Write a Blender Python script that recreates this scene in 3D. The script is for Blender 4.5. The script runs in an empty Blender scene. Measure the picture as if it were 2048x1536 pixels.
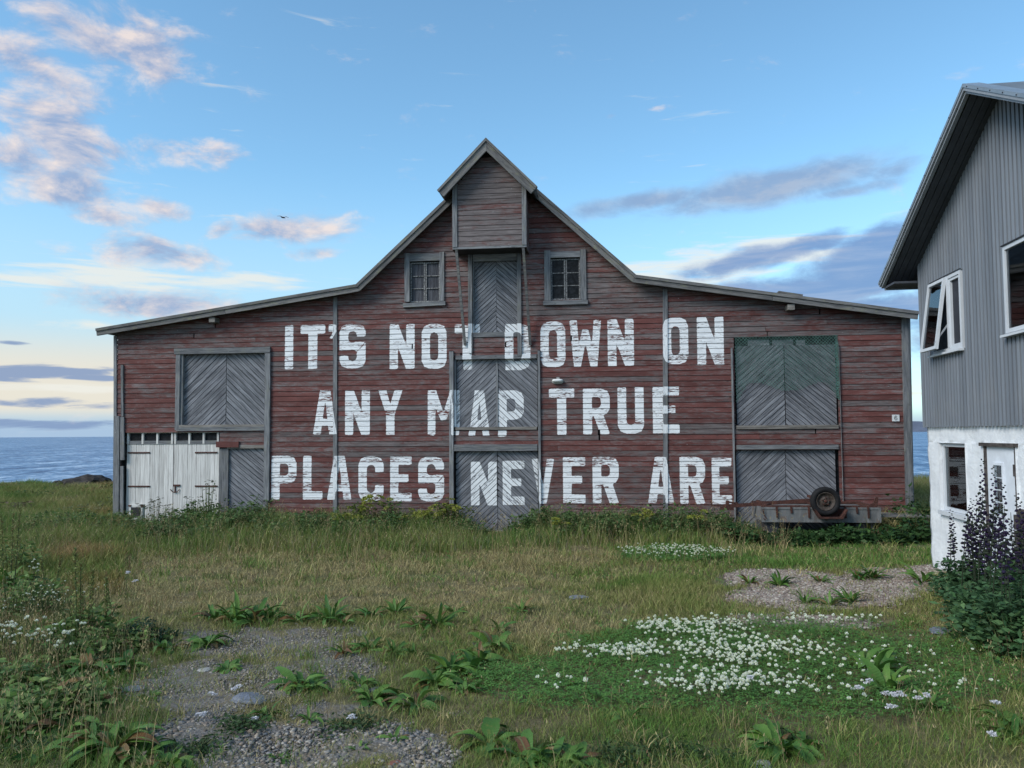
import bpy, bmesh, math, random
import numpy as np
from mathutils import Matrix, Vector

random.seed(7); RNG = np.random.default_rng(11)
R = math.radians
scene = bpy.context.scene
COL = scene.collection

# ------------------------------------------------------------------ camera
F = 1547.0; CX, CY = 1024.0, 768.0           # focal length and centre, in pixels of the 2048 px wide photograph
EYE = Vector((0, 0, 1.7)); PITCH = R(3.0); ROLL = R(-0.36); SHIFT = 18.7/2048
CAMR = (Matrix.Rotation(R(90)+PITCH, 3, 'X') @ Matrix.Rotation(ROLL, 3, 'Z'))
cd = bpy.data.cameras.new('camera'); cam = bpy.data.objects.new('camera', cd); COL.objects.link(cam)
cd.sensor_width = 36; cd.lens = 36*F/2048; cd.shift_y = SHIFT; cd.clip_end = 60000; cd.clip_start = .05
cam.matrix_world = Matrix.Translation(EYE) @ CAMR.to_4x4()
scene.camera = cam
scene.render.resolution_x = 1024; scene.render.resolution_y = 768

# ------------------------------------------------------------------ exposure
vs = scene.view_settings
vs.view_transform = 'Standard'; vs.look = 'None'; vs.gamma = 1; EXPO = .55; vs.exposure = EXPO
vs.use_curve_mapping = False
scene.render.engine = 'CYCLES'
scene.cycles.use_denoising = True
scene.cycles.max_bounces = 6; scene.cycles.transparent_max_bounces = 8

# ------------------------------------------------------------------ node helpers
class NT:
    def __init__(s, nt): s.t = nt
    def n(s, kind, _ins=None, **kw):
        nd = s.t.nodes.new(kind)
        for k, v in kw.items(): setattr(nd, k, v)
        if _ins:
            for k, v in _ins.items():
                sock = nd.inputs[k]
                if hasattr(v, 'is_linked') or isinstance(v, bpy.types.NodeSocket): s.t.links.new(v, sock)
                else: sock.default_value = v
        return nd
    def m(s, op, a, b=0.0, c=0.0, clamp=False):
        nd = s.t.nodes.new('ShaderNodeMath'); nd.operation = op; nd.use_clamp = clamp
        for i, v in enumerate((a, b, c)):
            if isinstance(v, bpy.types.NodeSocket): s.t.links.new(v, nd.inputs[i])
            else: nd.inputs[i].default_value = v
        return nd.outputs[0]
    def step(s, v, lo, hi, o0=0.0, o1=1.0):
        nd = s.t.nodes.new('ShaderNodeMapRange'); nd.interpolation_type = 'SMOOTHSTEP'
        for i, x in enumerate((v, lo, hi, o0, o1)):
            if isinstance(x, bpy.types.NodeSocket): s.t.links.new(x, nd.inputs[i])
            else: nd.inputs[i].default_value = x
        return nd.outputs[0]
    def mix(s, f, a, b, mode='MIX'):
        nd = s.t.nodes.new('ShaderNodeMix'); nd.data_type = 'RGBA'; nd.blend_type = mode
        for k, v in ((0, f), (6, a), (7, b)):
            if isinstance(v, bpy.types.NodeSocket): s.t.links.new(v, nd.inputs[k])
            elif k == 0: nd.inputs[0].default_value = v
            else: nd.inputs[k].default_value = (*v, 1) if len(v) == 3 else v
        return nd.outputs[2]
    def vec(s, op, a, b=(0, 0, 0)):
        nd = s.t.nodes.new('ShaderNodeVectorMath'); nd.operation = op
        for i, v in enumerate((a, b)):
            if isinstance(v, bpy.types.NodeSocket): s.t.links.new(v, nd.inputs[i])
            else: nd.inputs[i].default_value = v
        return nd.outputs[0]
    def noise(s, vec, scale=1.0, detail=4.0, rough=.55, dist=0.0):
        nd = s.n('ShaderNodeTexNoise', {'Scale': scale, 'Detail': detail, 'Roughness': rough, 'Distortion': dist})
        if vec is not None: s.t.links.new(vec, nd.inputs['Vector'])
        return nd.outputs[0]
    def comb(s, x, y, z):
        nd = s.t.nodes.new('ShaderNodeCombineXYZ')
        for i, v in enumerate((x, y, z)):
            if isinstance(v, bpy.types.NodeSocket): s.t.links.new(v, nd.inputs[i])
            else: nd.inputs[i].default_value = v
        return nd.outputs[0]
    def link(s, a, b): s.t.links.new(a, b)

def srgb(r, g, b):
    f = lambda c: (c/255/12.92) if c/255 <= .04045 else ((c/255+.055)/1.055)**2.4
    return (f(r), f(g), f(b))

# ------------------------------------------------------------------ world: Nishita sky with evening clouds
SUN_AZ, SUN_EL = -122.0, 37.0        # degrees: azimuth from the view direction (+Y), to the left; elevation
SKY = .15
w = bpy.data.worlds.new('World'); scene.world = w; w.use_nodes = True
w.node_tree.nodes.clear(); w.cycles.sampling_method = 'NONE'
T = NT(w.node_tree)
sky = T.n('ShaderNodeTexSky'); sky.sky_type = 'NISHITA'; sky.sun_disc = False
sky.sun_elevation = R(SUN_EL); sky.sun_rotation = R(SUN_AZ); sky.air_density = 1.0; sky.dust_density = .6; sky.ozone_density = 1.4
co = T.n('ShaderNodeTexCoord').outputs['Generated']
sp = T.n('ShaderNodeSeparateXYZ', {0: co})
X, Y, Z = sp.outputs
AZ = T.m('ARCTAN2', X, Y); EL = T.m('ARCSINE', Z)
wv = T.comb(T.m('MULTIPLY', AZ, 12.0), T.m('MULTIPLY', EL, 25.0), 0.0)
n1 = T.noise(wv, 1.0, 8, .62, .3)
n1b = T.noise(T.vec('ADD', wv, (-.12, .25, 0)), 1.0, 8, .62, .3)      # a little towards the light: gives the lit side
wv2 = T.comb(T.m('MULTIPLY', AZ, 7.0), T.m('MULTIPLY', EL, 60.0), 3.0)
n2 = T.noise(wv2, 1.0, 7, .6, .4)
warp = T.noise(T.comb(T.m('MULTIPLY', AZ, 4.0), T.m('MULTIPLY', EL, 9.0), 9.0), 1.0, 3, .5)
AZw = T.m('ADD', AZ, T.m('MULTIPLY', T.m('SUBTRACT', warp, .5), .07))
ELw = T.m('ADD', EL, T.m('MULTIPLY', T.m('SUBTRACT', warp, .5), -.03))
def blob(px, py, rx, ry, rot=0.0, amp=1.0):
    u = (px-1024)/F; v = (867-py)/F
    a0 = math.atan(u); e0 = math.atan(v/math.sqrt(1+u*u)); k = 1/math.sqrt(1+u*u)
    ra = rx/F*k*k; re = ry/F*k; c, s_ = math.cos(R(rot)), math.sin(R(rot))
    da = T.m('SUBTRACT', AZw, a0); de = T.m('SUBTRACT', ELw, e0)
    p = T.m('ADD', T.m('MULTIPLY', da, c/ra), T.m('MULTIPLY', de, s_/ra))
    q = T.m('ADD', T.m('MULTIPLY', da, -s_/re), T.m('MULTIPLY', de, c/re))
    d = T.m('SQRT', T.m('ADD', T.m('MULTIPLY', p, p), T.m('MULTIPLY', q, q)))
    return T.step(d, 0.0, 1.35, amp, 0.0)
def blobs(lst):
    o = None
    for b in lst:
        x = blob(*b); o = x if o is None else T.m('MAXIMUM', o, x)
    return o
base = T.mix(1.0, sky.outputs[0], (.78, 1.05, 1.06), 'MULTIPLY')
def K(*c): return tuple(x/SKY/2**EXPO for x in srgb(*c))
left = T.step(AZ, .12, -.42)
low = T.step(EL, .34, .05)
band = T.m('MULTIPLY', low, T.m('ADD', .55, T.m('MULTIPLY', left, .45)))
base = T.mix(T.m('MULTIPLY', band, .85), base, K(192, 218, 234))
glow = T.m('MULTIPLY', T.m('MULTIPLY', T.step(EL, .14, .07), T.step(EL, .012, .035)), left)
base = T.mix(T.m('MULTIPLY', glow, .72), base, K(246, 230, 206))
hz = T.step(EL, .035, .005)
base = T.mix(T.m('MULTIPLY', hz, .8), base, K(164, 190, 222))
# thin streaks near the horizon
st = blobs([(330, 548, 460, 40, 2, 1.05), (150, 640, 300, 24, 0, .9), (120, 780, 260, 14, 0, .9), (1450, 525, 380, 70, 6, 1.05), (1380, 580, 200, 40, 0, .95), (60, 560, 200, 20, 0, .9), (1290, 540, 120, 22, 0, .9), (1840, 770, 300, 30, 0, .8)])
d = T.step(T.m('ADD', st, T.m('MULTIPLY', T.m('SUBTRACT', n2, .5), 3.4)), .45, 1.15)
base = T.mix(T.m('MULTIPLY', d, .8), base, K(240, 240, 232))
# flat blue-grey bars low on the left, blue bank and mauve lens cloud on the right
bars = blobs([(60, 744, 280, 22, 3, 1.25), (200, 757, 110, 9, 0, 1.0), (40, 684, 60, 9, 0, .9), (60, 802, 260, 14, 0, .9), (60, 840, 320, 16, 0, .85)])
d = T.step(T.m('ADD', bars, T.m('MULTIPLY', T.m('SUBTRACT', n2, .5), 2.2)), .40, .80)
base = T.mix(T.m('MULTIPLY', d, .9), base, K(134, 158, 196))
bank = blobs([(1770, 530, 360, 95, 14, 1.4), (1620, 582, 520, 54, 4, 1.35), (1480, 522, 190, 30, 8, 1.1), (1600, 500, 180, 30, 12, 1.0), (1850, 670, 300, 70, 0, .8), (1720, 620, 420, 46, 3, 1.25), (1960, 470, 260, 80, 10, 1.2)])
d = T.step(T.m('ADD', bank, T.m('MULTIPLY', T.m('SUBTRACT', n1, .5), 1.5)), .34, 1.0)
base = T.mix(T.m('MULTIPLY', d, .92), base, T.mix(T.step(n2, .4, .65), K(122, 156, 205), K(150, 174, 212)))
lens = blobs([(1560, 368, 360, 60, 7, 1.15), (1290, 405, 220, 34, 8, 1.1), (1790, 330, 130, 40, 6, .85), (1700, 375, 190, 28, 4, .9)])
d = T.step(T.m('ADD', lens, T.m('MULTIPLY', T.m('SUBTRACT', n1, .5), 1.3)), .34, 1.1)
base = T.mix(T.m('MULTIPLY', d, .85), base, T.mix(T.step(T.m('SUBTRACT', n1b, n1), -.10, .16), K(142, 168, 205), K(172, 184, 206)))
# sunlit broken cumulus, mainly on the left
cum = blobs([(250, 70, 300, 90, -8, 1.15), (60, 130, 190, 100, -30, 1.15), (90, 230, 230, 110, -25, 1.2), (260, 285, 260, 44, 6, 1.0), (20, 300, 120, 110, 0, 1.1),
             (110, 355, 210, 66, -12, 1.15), (180, 415, 110, 38, 0, 1.0), (290, 495, 200, 46, 0, 1.3), (580, 447, 190, 46, 4, 1.2),
             (620, 500, 90, 20, 0, 1.05), (310, 600, 240, 40, 3, 1.35), (290, 390, 80, 28, -10, .95), (370, 100, 100, 38, -15, .95), (410, 440, 60, 24, 20, .95),
             (1240, 223, 26, 10, 0, .85), (1330, 212, 60, 8, 0, .7)])
rest = T.m('MULTIPLY', T.m('MULTIPLY', T.step(T.m('ABSOLUTE', AZ), .7, 1.1), T.step(EL, .0, .1)), .52)      # the same broken cloud goes on all round
cum = T.m('MAXIMUM', cum, rest)
dens = T.m('ADD', cum, T.m('MULTIPLY', T.m('SUBTRACT', n1, .5), 2.9))
d = T.step(dens, .30, 1.25)
core = T.step(dens, .70, 1.5)
lit = T.m('ADD', T.m('ADD', .55, T.m('MULTIPLY', T.m('SUBTRACT', n1, n1b), 4.2)), T.m('MULTIPLY', core, -.45), clamp=True)
ccol = T.mix(lit, K(156, 174, 208), K(246, 230, 222))
base = T.mix(T.m('MULTIPLY', d, .88), base, ccol)
bg = T.n('ShaderNodeBackground', {'Color': base, 'Strength': SKY})
T.link(bg.outputs[0], T.n('ShaderNodeOutputWorld').inputs[0])

# ------------------------------------------------------------------ sun: low evening light through thin cloud, very soft
sl = bpy.data.lights.new('sun', 'SUN'); sl.energy = 2.0; sl.angle = R(28); sl.color = (1, .93, .85)
sun = bpy.data.objects.new('sun', sl); COL.objects.link(sun)
az, el = R(SUN_AZ), R(SUN_EL)
sd = Vector((math.sin(az)*math.cos(el), math.cos(az)*math.cos(el), math.sin(el)))
sun.rotation_euler = sd.to_track_quat('Z', 'Y').to_euler()

# ------------------------------------------------------------------ measuring: photograph pixel <-> place
CR = np.array(CAMR)
def ray(px, py):
    return CAMR @ Vector(((px-CX)/F, (CY-(py-SHIFT*2048))/F, -1.0))
def project(P):                                  # (n,3) -> px, py of the photograph
    d = (P-np.array(EYE)) @ CR
    return CX+F*d[:, 0]/-d[:, 2], CY-F*d[:, 1]/-d[:, 2]+SHIFT*2048
def gz(x, y):                                    # height of the ground
    x = np.asarray(x, float); y = np.asarray(y, float)
    t = np.clip(y/17, 0, 1)
    z = -.43*t+.025*np.sin(x*.9+y*.4)+.018*np.sin(x*2.1-y*1.3)+.01*np.sin(x*4.3+y*3.7)
    z = z+.05*np.clip(1-np.abs(x+3.2)/1.2, 0, 1)*np.clip((y-3)/2, 0, 1)*np.clip((8-y)/2, 0, 1)
    z = z+.10*np.clip(1.35-np.hypot(x-6.4, y-10.6)/2.6, 0, 1)
    k = np.clip((y-30-1.5*np.sin(x*.23))/13, 0, 1)
    return z-6.0*k*k*(3-2*k)
def ground_at(px, py):
    r = ray(px, py); t = 8.0
    for _ in range(40):
        p = EYE+r*t; t += (p.z-float(gz(p.x, p.y)))/max(-r.z, .02)*.7
    p = EYE+r*t
    return p.x, p.y, float(gz(p.x, p.y))
class Frame:
    def __init__(s, ox, oy, deg):
        a = R(deg); s.a = a; s.o = Vector((ox, oy, 0))
        s.d = Vector((math.cos(a), -math.sin(a), 0)); s.nr = Vector((-math.sin(a), -math.cos(a), 0))
    def W(s, px, py, n=0.0):                     # pixel -> (along the wall, height) on the plane n in front of the wall
        r = ray(px, py); t = (n-(EYE-s.o).dot(s.nr))/r.dot(s.nr); p = EYE+r*t
        return (p-s.o).dot(s.d), p.z
    def S(s, px, py, n=0.0): return s.W(px, py, n)[0]
    def H(s, px, py, n=0.0): return s.W(px, py, n)[1]
    def world(s, x, n, z): p = s.o+s.d*x+s.nr*n; return Vector((p.x, p.y, z))
    def root(s, name):
        e = bpy.data.objects.new(name, None); COL.objects.link(e); e.empty_display_size = .3
        e.location = s.o; e.rotation_euler = (0, 0, -s.a); return e
BF = Frame(-34/F*17, 17.0, 6.5)                  # barn front
HF = Frame(829.5/F*11, 11.0, 98.5)               # house gable wall

# ------------------------------------------------------------------ mesh helpers
def tag(o, label=None, cat=None, group=None, kind=None):
    if label: o['label'] = label
    if cat: o['category'] = cat
    if group: o['group'] = group
    if kind: o['kind'] = kind
    return o
def mesh(name, verts, faces, smooth=False):
    me = bpy.data.meshes.new(name); me.from_pydata([tuple(map(float, v)) for v in verts], [], [tuple(map(int, f)) for f in faces]); me.update()
    if smooth: me.polygons.foreach_set('use_smooth', [True]*len(me.polygons))
    return me
def obj(name, me, mat=None, parent=None, loc=(0, 0, 0), rot=(0, 0, 0), scale=None):
    o = bpy.data.objects.new(name, me); COL.objects.link(o)
    if mat is not None and me is not None and not me.materials: me.materials.append(mat)
    if parent is not None: o.parent = parent
    o.location = loc; o.rotation_euler = rot
    if scale is not None: o.scale = scale
    return o
def empty(name, loc=(0, 0, 0), rz=0.0, parent=None):
    o = bpy.data.objects.new(name, None); COL.objects.link(o); o.location = loc; o.rotation_euler = (0, 0, rz); o.empty_display_size = .2
    if parent: o.parent = parent
    return o
def big_mesh(name, V, Fc, mat, attrs=None, smooth=False, tri=True):        # numpy arrays, fast
    me = bpy.data.meshes.new(name); nv, nf, k = len(V), len(Fc), Fc.shape[1]
    me.vertices.add(nv); me.vertices.foreach_set('co', V.astype(np.float32).ravel())
    me.loops.add(nf*k); me.loops.foreach_set('vertex_index', Fc.astype(np.int32).ravel())
    me.polygons.add(nf); me.polygons.foreach_set('loop_start', np.arange(0, nf*k, k, dtype=np.int32))
    if smooth: me.polygons.foreach_set('use_smooth', np.ones(nf, bool))
    me.update()
    for nm, arr in (attrs or {}).items():
        if arr.ndim == 2:
            at = me.attributes.new(nm, 'FLOAT_COLOR', 'POINT')
            c = np.ones((nv, 4), np.float32); c[:, :3] = arr; at.data.foreach_set('color', c.ravel())
        else:
            at = me.attributes.new(nm, 'FLOAT', 'POINT'); at.data.foreach_set('value', arr.astype(np.float32))
    if mat: me.materials.append(mat)
    return me
class MB:                                        # collects solids into one mesh
    def __init__(s): s.v = []; s.f = []
    def add(s, v, f):
        b = len(s.v); s.v += [tuple(x) for x in v]; s.f += [tuple(i+b for i in q) for q in f]; return s
    def box(s, x0, x1, y0, y1, z0, z1):
        return s.add([(x0, y0, z0), (x1, y0, z0), (x1, y1, z0), (x0, y1, z0), (x0, y0, z1), (x1, y0, z1), (x1, y1, z1), (x0, y1, z1)],
                     [(0, 3, 2, 1), (4, 5, 6, 7), (0, 1, 5, 4), (1, 2, 6, 5), (2, 3, 7, 6), (3, 0, 4, 7)])
    def bar(s, p, q, w, h, up=(0, 0, 1)):
        p, q = Vector(p), Vector(q); d = (q-p).normalized(); u = Vector(up)
        if abs(d.dot(u)) > .95: u = Vector((0, 1, 0))
        r = d.cross(u).normalized(); u = r.cross(d).normalized(); v = []
        for c in (p, q):
            for a, b in ((-1, -1), (1, -1), (1, 1), (-1, 1)): v.append(c+r*(a*w/2)+u*(b*h/2))
        return s.add(v, [(0, 1, 2, 3), (7, 6, 5, 4), (0, 4, 5, 1), (1, 5, 6, 2), (2, 6, 7, 3), (3, 7, 4, 0)])
    def tube(s, pts, rad, k=6):
        pts = [Vector(p) for p in pts]; rs = rad if isinstance(rad, (list, tuple)) else [rad]*len(pts); rings = []
        for i, p in enumerate(pts):
            d = (pts[min(i+1, len(pts)-1)]-pts[max(i-1, 0)]).normalized(); u = Vector((0, 0, 1)) if abs(d.z) < .9 else Vector((1, 0, 0))
            r = d.cross(u).normalized(); u = r.cross(d)
            rings.append([p+(r*math.cos(2*math.pi*j/k)+u*math.sin(2*math.pi*j/k))*rs[i] for j in range(k)])
        v = [x for g in rings for x in g]; f = []
        for i in range(len(pts)-1):
            for j in range(k): f.append((i*k+j, i*k+(j+1) % k, (i+1)*k+(j+1) % k, (i+1)*k+j))
        f.append(tuple(range(k-1, -1, -1))); f.append(tuple((len(pts)-1)*k+j for j in range(k)))
        return s.add(v, f)
    def prism(s, poly, y0, y1):                  # polygon (x,z), extruded along y
        n = len(poly)
        v = [(x, y0, z) for x, z in poly]+[(x, y1, z) for x, z in poly]
        f = [tuple(range(n)), tuple(range(2*n-1, n-1, -1))]+[(i, n+i, n+(i+1) % n, (i+1) % n) for i in range(n)]
        return s.add(v, f)
    def lathe(s, prof, k=24, axis='y', c=(0, 0, 0)):
        v = []; m = len(prof)
        for j in range(k):
            t = 2*math.pi*j/k
            for r, h in prof:
                if axis == 'y': v.append((c[0]+r*math.cos(t), c[1]+h, c[2]+r*math.sin(t)))
                else: v.append((c[0]+r*math.cos(t), c[1]+r*math.sin(t), c[2]+h))
        f = [(j*m+i, j*m+i+1, ((j+1) % k)*m+i+1, ((j+1) % k)*m+i) for j in range(k) for i in range(m-1)]
        return s.add(v, f)
    def build(s, name, mat, parent=None, loc=(0, 0, 0), rot=(0, 0, 0), smooth=False):
        me = mesh(name, s.v, s.f, smooth); bm = bmesh.new(); bm.from_mesh(me); bmesh.ops.recalc_face_normals(bm, faces=bm.faces); bm.to_mesh(me); bm.free()
        return obj(name, me, mat, parent, loc, rot)
def clip_poly(poly, rect):                       # Sutherland-Hodgman against s0,s1,z0,z1
    s0, s1, z0, z1 = rect
    for ax, val, sg in ((0, s0, 1), (0, s1, -1), (1, z0, 1), (1, z1, -1)):
        out = []
        for i in range(len(poly)):
            a, b = poly[i], poly[(i+1) % len(poly)]
            ia, ib = (a[ax]-val)*sg >= 0, (b[ax]-val)*sg >= 0
            if ia: out.append(a)
            if ia != ib:
                t = (val-a[ax])/(b[ax]-a[ax]); out.append((a[0]+t*(b[0]-a[0]), a[1]+t*(b[1]-a[1])))
        poly = out
        if len(poly) < 3: return []
    return poly

# ------------------------------------------------------------------ materials
def new_mat(name):
    m = bpy.data.materials.new(name); m.use_nodes = True; m.node_tree.nodes.clear(); t = NT(m.node_tree)
    out = t.n('ShaderNodeOutputMaterial'); return m, t, out
def finish(t, out, col, rough=.8, bump=None, strength=.3, dist=.01, spec=.3, metal=0.0):
    b = t.n('ShaderNodeBsdfPrincipled', {'Roughness': rough, 'Specular IOR Level': spec, 'Metallic': metal})
    if isinstance(col, bpy.types.NodeSocket): t.link(col, b.inputs['Base Color'])
    else: b.inputs['Base Color'].default_value = (*col, 1)
    if bump is not None:
        bn = t.n('ShaderNodeBump', {'Height': bump, 'Strength': strength, 'Distance': dist}); t.link(bn.outputs[0], b.inputs['Normal'])
    t.link(b.outputs[0], out.inputs[0]); return b
def wood(name, g0, g1, red=None, letters=True, redk=0.0, moss=0.0):
    """weathered boards, grain along local X; object property 'red' says how much red paint is left; attribute 'paint' carries the lettering"""
    m, t, out = new_mat(name)
    oc = t.n('ShaderNodeTexCoord').outputs['Object']; rnd = t.n('ShaderNodeObjectInfo').outputs['Random']
    off = t.comb(t.m('MULTIPLY', rnd, 37.0), t.m('MULTIPLY', rnd, 11.0), t.m('MULTIPLY', rnd, 91.0))
    v = t.vec('ADD', oc, off)
    grain = t.noise(t.vec('MULTIPLY', v, (3.0, 8.0, 130.0)), 1.0, 5, .6)
    streak = t.noise(t.vec('MULTIPLY', v, (2.6, 2.0, 30.0)), 1.0, 5, .62)
    blot = t.noise(t.vec('MULTIPLY', v, (1.9, 2.0, 6.5)), 1.0, 4, .6)
    col = t.mix(t.step(streak, .3, .7), g0, g1)
    tone = t.m('ADD', .82, t.m('MULTIPLY', rnd, .36))
    if red is not None:
        lvl = t.n('ShaderNodeAttribute', attribute_type='OBJECT', attribute_name='red').outputs['Fac']
        pn = t.noise(t.vec('MULTIPLY', v, (8.0, 2.0, 40.0)), 1.0, 8, .70)
        k = t.m('ADD', t.m('ADD', t.m('MULTIPLY', pn, .72), t.m('MULTIPLY', blot, .62)), t.m('MULTIPLY', t.m('SUBTRACT', lvl, .5), .62))
        k = t.m('ADD', k, t.m('MULTIPLY', t.m('SUBTRACT', rnd, .5), .10))
        pm = t.step(k, .56, .82)
        rc = t.mix(t.step(blot, .3, .7), red, tuple(c*.66 for c in red))
        col = t.mix(t.m('MULTIPLY', pm, .93), col, rc)
    # knots and nail stains
    vo = t.n('ShaderNodeTexVoronoi', {'Vector': t.vec('MULTIPLY', v, (3.2, 1.0, 9.0)), 'Scale': 1.0}); 
    knot = t.step(vo.outputs['Distance'], .13, .05)
    col = t.mix(t.m('MULTIPLY', knot, .55), col, tuple(c*.35 for c in g0))
    col = t.mix(t.m('MULTIPLY', t.step(grain, .44, .30), .6), col, tuple(c*.40 for c in g0))
    if moss:
        mn = t.noise(t.vec('MULTIPLY', v, (5, 5, 12)), 1.0, 6, .65)
        col = t.mix(t.m('MULTIPLY', t.step(mn, .52, .66), moss), col, (.20, .20, .13))
    col = t.mix(1.0, col, t.comb(tone, tone, tone), 'MULTIPLY')
    if letters:
        pa = t.n('ShaderNodeAttribute', attribute_type='GEOMETRY', attribute_name='paint').outputs['Fac']
        edge = t.noise(t.vec('MULTIPLY', v, (20, 5, 40)), 1.0, 3, .6)
        inn = t.step(t.m('ADD', pa, t.m('MULTIPLY', t.m('SUBTRACT', edge, .5), .026)), .004, .011)
        fl = t.noise(t.vec('MULTIPLY', v, (9.0, 3.0, 62.0)), 1.0, 7, .66)
        fb = t.noise(t.vec('MULTIPLY', v, (2.2, 2.0, 9.0)), 1.0, 3, .5)
        chip = t.step(t.m('ADD', t.m('ADD', fl, t.m('MULTIPLY', t.m('SUBTRACT', rnd, .5), .16)), t.m('MULTIPLY', fb, .45)), .86, .79)
        thin = t.step(streak, .25, .75, .92, 1.0)
        wc = t.mix(t.step(grain, .3, .6), (.52, .54, .57), (.80, .82, .84))
        col = t.mix(t.m('MULTIPLY', t.m('MULTIPLY', inn, chip), thin), col, wc)
    b = finish(t, out, col, .82, t.m('ADD', grain, t.m('MULTIPLY', streak, .7)), .55, .006, .25)
    return m
GREY0, GREY1 = (.085, .085, .098), (.20, .20, .22)
M = {}
M['siding'] = wood('weathered red siding', (.088, .074, .074), (.172, .150, .150), red=(.146, .048, .042))
M['trim'] = wood('grey trim wood', (.10, .105, .115), (.22, .225, .235), moss=.25)
M['door'] = wood('grey diagonal boards', (.088, .092, .106), (.235, .242, .265))
M['fascia'] = wood('grey mossy fascia', (.082, .082, .086), (.19, .185, .18), moss=.5, letters=False)
M['dark'] = wood('shade-dark backing', (.02, .02, .022), (.04, .038, .04), letters=False)  # interior shade put into the colour, so gaps between boards read dark
M['dark_boards'] = wood('dark shutter boards', (.040, .042, .052), (.095, .098, .112), letters=False)
M['log'] = wood('grey driftwood', (.12, .11, .10), (.27, .25, .23), letters=False)
def plain(name, col, rough=.7, vary=.15, scale=6.0, spec=.3, metal=0.0, bump=0.0, col2=None):
    m, t, out = new_mat(name)
    oc = t.n('ShaderNodeTexCoord').outputs['Object']; n = t.noise(oc, scale, 6, .6)
    c2 = col2 or tuple(c*(1-vary*2.2) for c in col)
    c = t.mix(t.step(n, .35, .7), c2, col)
    finish(t, out, c, rough, n if bump else None, bump or .1, .01, spec, metal); return m
def white_boards():
    m, t, out = new_mat('worn white door paint')
    oc = t.n('ShaderNodeTexCoord').outputs['Object']; rnd = t.n('ShaderNodeObjectInfo').outputs['Random']
    v = t.vec('ADD', oc, t.comb(t.m('MULTIPLY', rnd, 37.0), 0.0, t.m('MULTIPLY', rnd, 91.0)))
    g = t.noise(t.vec('MULTIPLY', v, (2.0, 4.0, 60.0)), 1.0, 6, .65); s = t.noise(t.vec('MULTIPLY', v, (.8, 2, 14)), 1.0, 5, .6)
    col = t.mix(t.step(g, .42, .58), (.48, .465, .45), (.64, .63, .61))
    col = t.mix(t.m('MULTIPLY', t.step(t.m('ADD', g, t.m('MULTIPLY', s, .6)), .62, .72, 1, 0), .38), col, (.24, .23, .22))
    tone = t.m('ADD', .86, t.m('MULTIPLY', rnd, .22)); col = t.mix(1.0, col, t.comb(tone, tone, tone), 'MULTIPLY')
    finish(t, out, col, .75, g, .4, .005); return m
M['white_boards'] = white_boards()
def glass_mat(name, ior=1.85):
    m, t, out = new_mat(name)
    oc = t.n('ShaderNodeTexCoord').outputs['Object']; n = t.noise(oc, 2.2, 2, .5); bn = t.n('ShaderNodeBump', {'Height': n, 'Strength': .04, 'Distance': .02})
    fr = t.n('ShaderNodeFresnel', {'IOR': ior}); gl = t.n('ShaderNodeBsdfGlossy', {'Color': (.95, .97, 1, 1), 'Roughness': .02}); t.link(bn.outputs[0], gl.inputs['Normal'])
    tr = t.n('ShaderNodeBsdfTransparent', {'Color': (.62, .66, .66, 1)}); mx = t.n('ShaderNodeMixShader', {0: fr.outputs[0]}); t.link(tr.outputs[0], mx.inputs[1]); t.link(gl.outputs[0], mx.inputs[2]); t.link(mx.outputs[0], out.inputs[0])
    return m
M['glass'] = glass_mat('window glass'); M['single_glass'] = glass_mat('old single glazing', 1.38)
M['old_glass'] = plain('dusty dark glass', (.022, .024, .028), .5, .3, 14, .12)
def rusty():
    m, t, out = new_mat('rusty iron')
    oc = t.n('ShaderNodeTexCoord').outputs['Object']; n = t.noise(oc, 14, 8, .65); n2 = t.noise(oc, 50, 4, .6)
    c = t.mix(t.step(n, .4, .62), (.045, .020, .017), (.085, .033, .025)); c = t.mix(t.m('MULTIPLY', t.step(n2, .6, .7), .6), c, (.25, .22, .18))
    finish(t, out, c, .85, n, .5, .004); return m
M['rust'] = rusty()
def zinc():
    m, t, out = new_mat('stained galvanised sheet')
    oc = t.n('ShaderNodeTexCoord').outputs['Object']; n = t.noise(t.vec('MULTIPLY', oc, (9, 9, 3)), 1.0, 6, .6); n2 = t.noise(oc, 5, 6, .65)
    c = t.mix(t.step(n, .3, .7), (.12, .125, .13), (.21, .215, .22)); c = t.mix(t.m('MULTIPLY', t.step(n2, .54, .68), .7), c, (.16, .09, .06))
    finish(t, out, c, .6, n, .15, .004, .4, .2); return m
M['zinc'] = zinc()
M['rubber'] = plain('tyre rubber', (.012, .012, .014), .8, .2)
M['rim'] = plain('rusty wheel rim', (.085, .072, .062), .6, .2, 20, col2=(.035, .024, .02))
M['lamp_white'] = plain('lamp glass white', (.72, .73, .72), .35, .04)
M['lamp_grey'] = plain('lamp base grey', (.42, .43, .42), .5, .1)
M['sign_white'] = plain('enamel white', (.66, .68, .70), .4, .06)
M['ink'] = plain('sign ink', (.04, .055, .06), .6, .1)
M['old_white'] = plain('flaked white window paint', (.32, .32, .32), .8, .25, 40, col2=(.07, .068, .07))
M['net'] = plain('green fishing net', (.09, .185, .16), .8, .2, 8)
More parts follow.
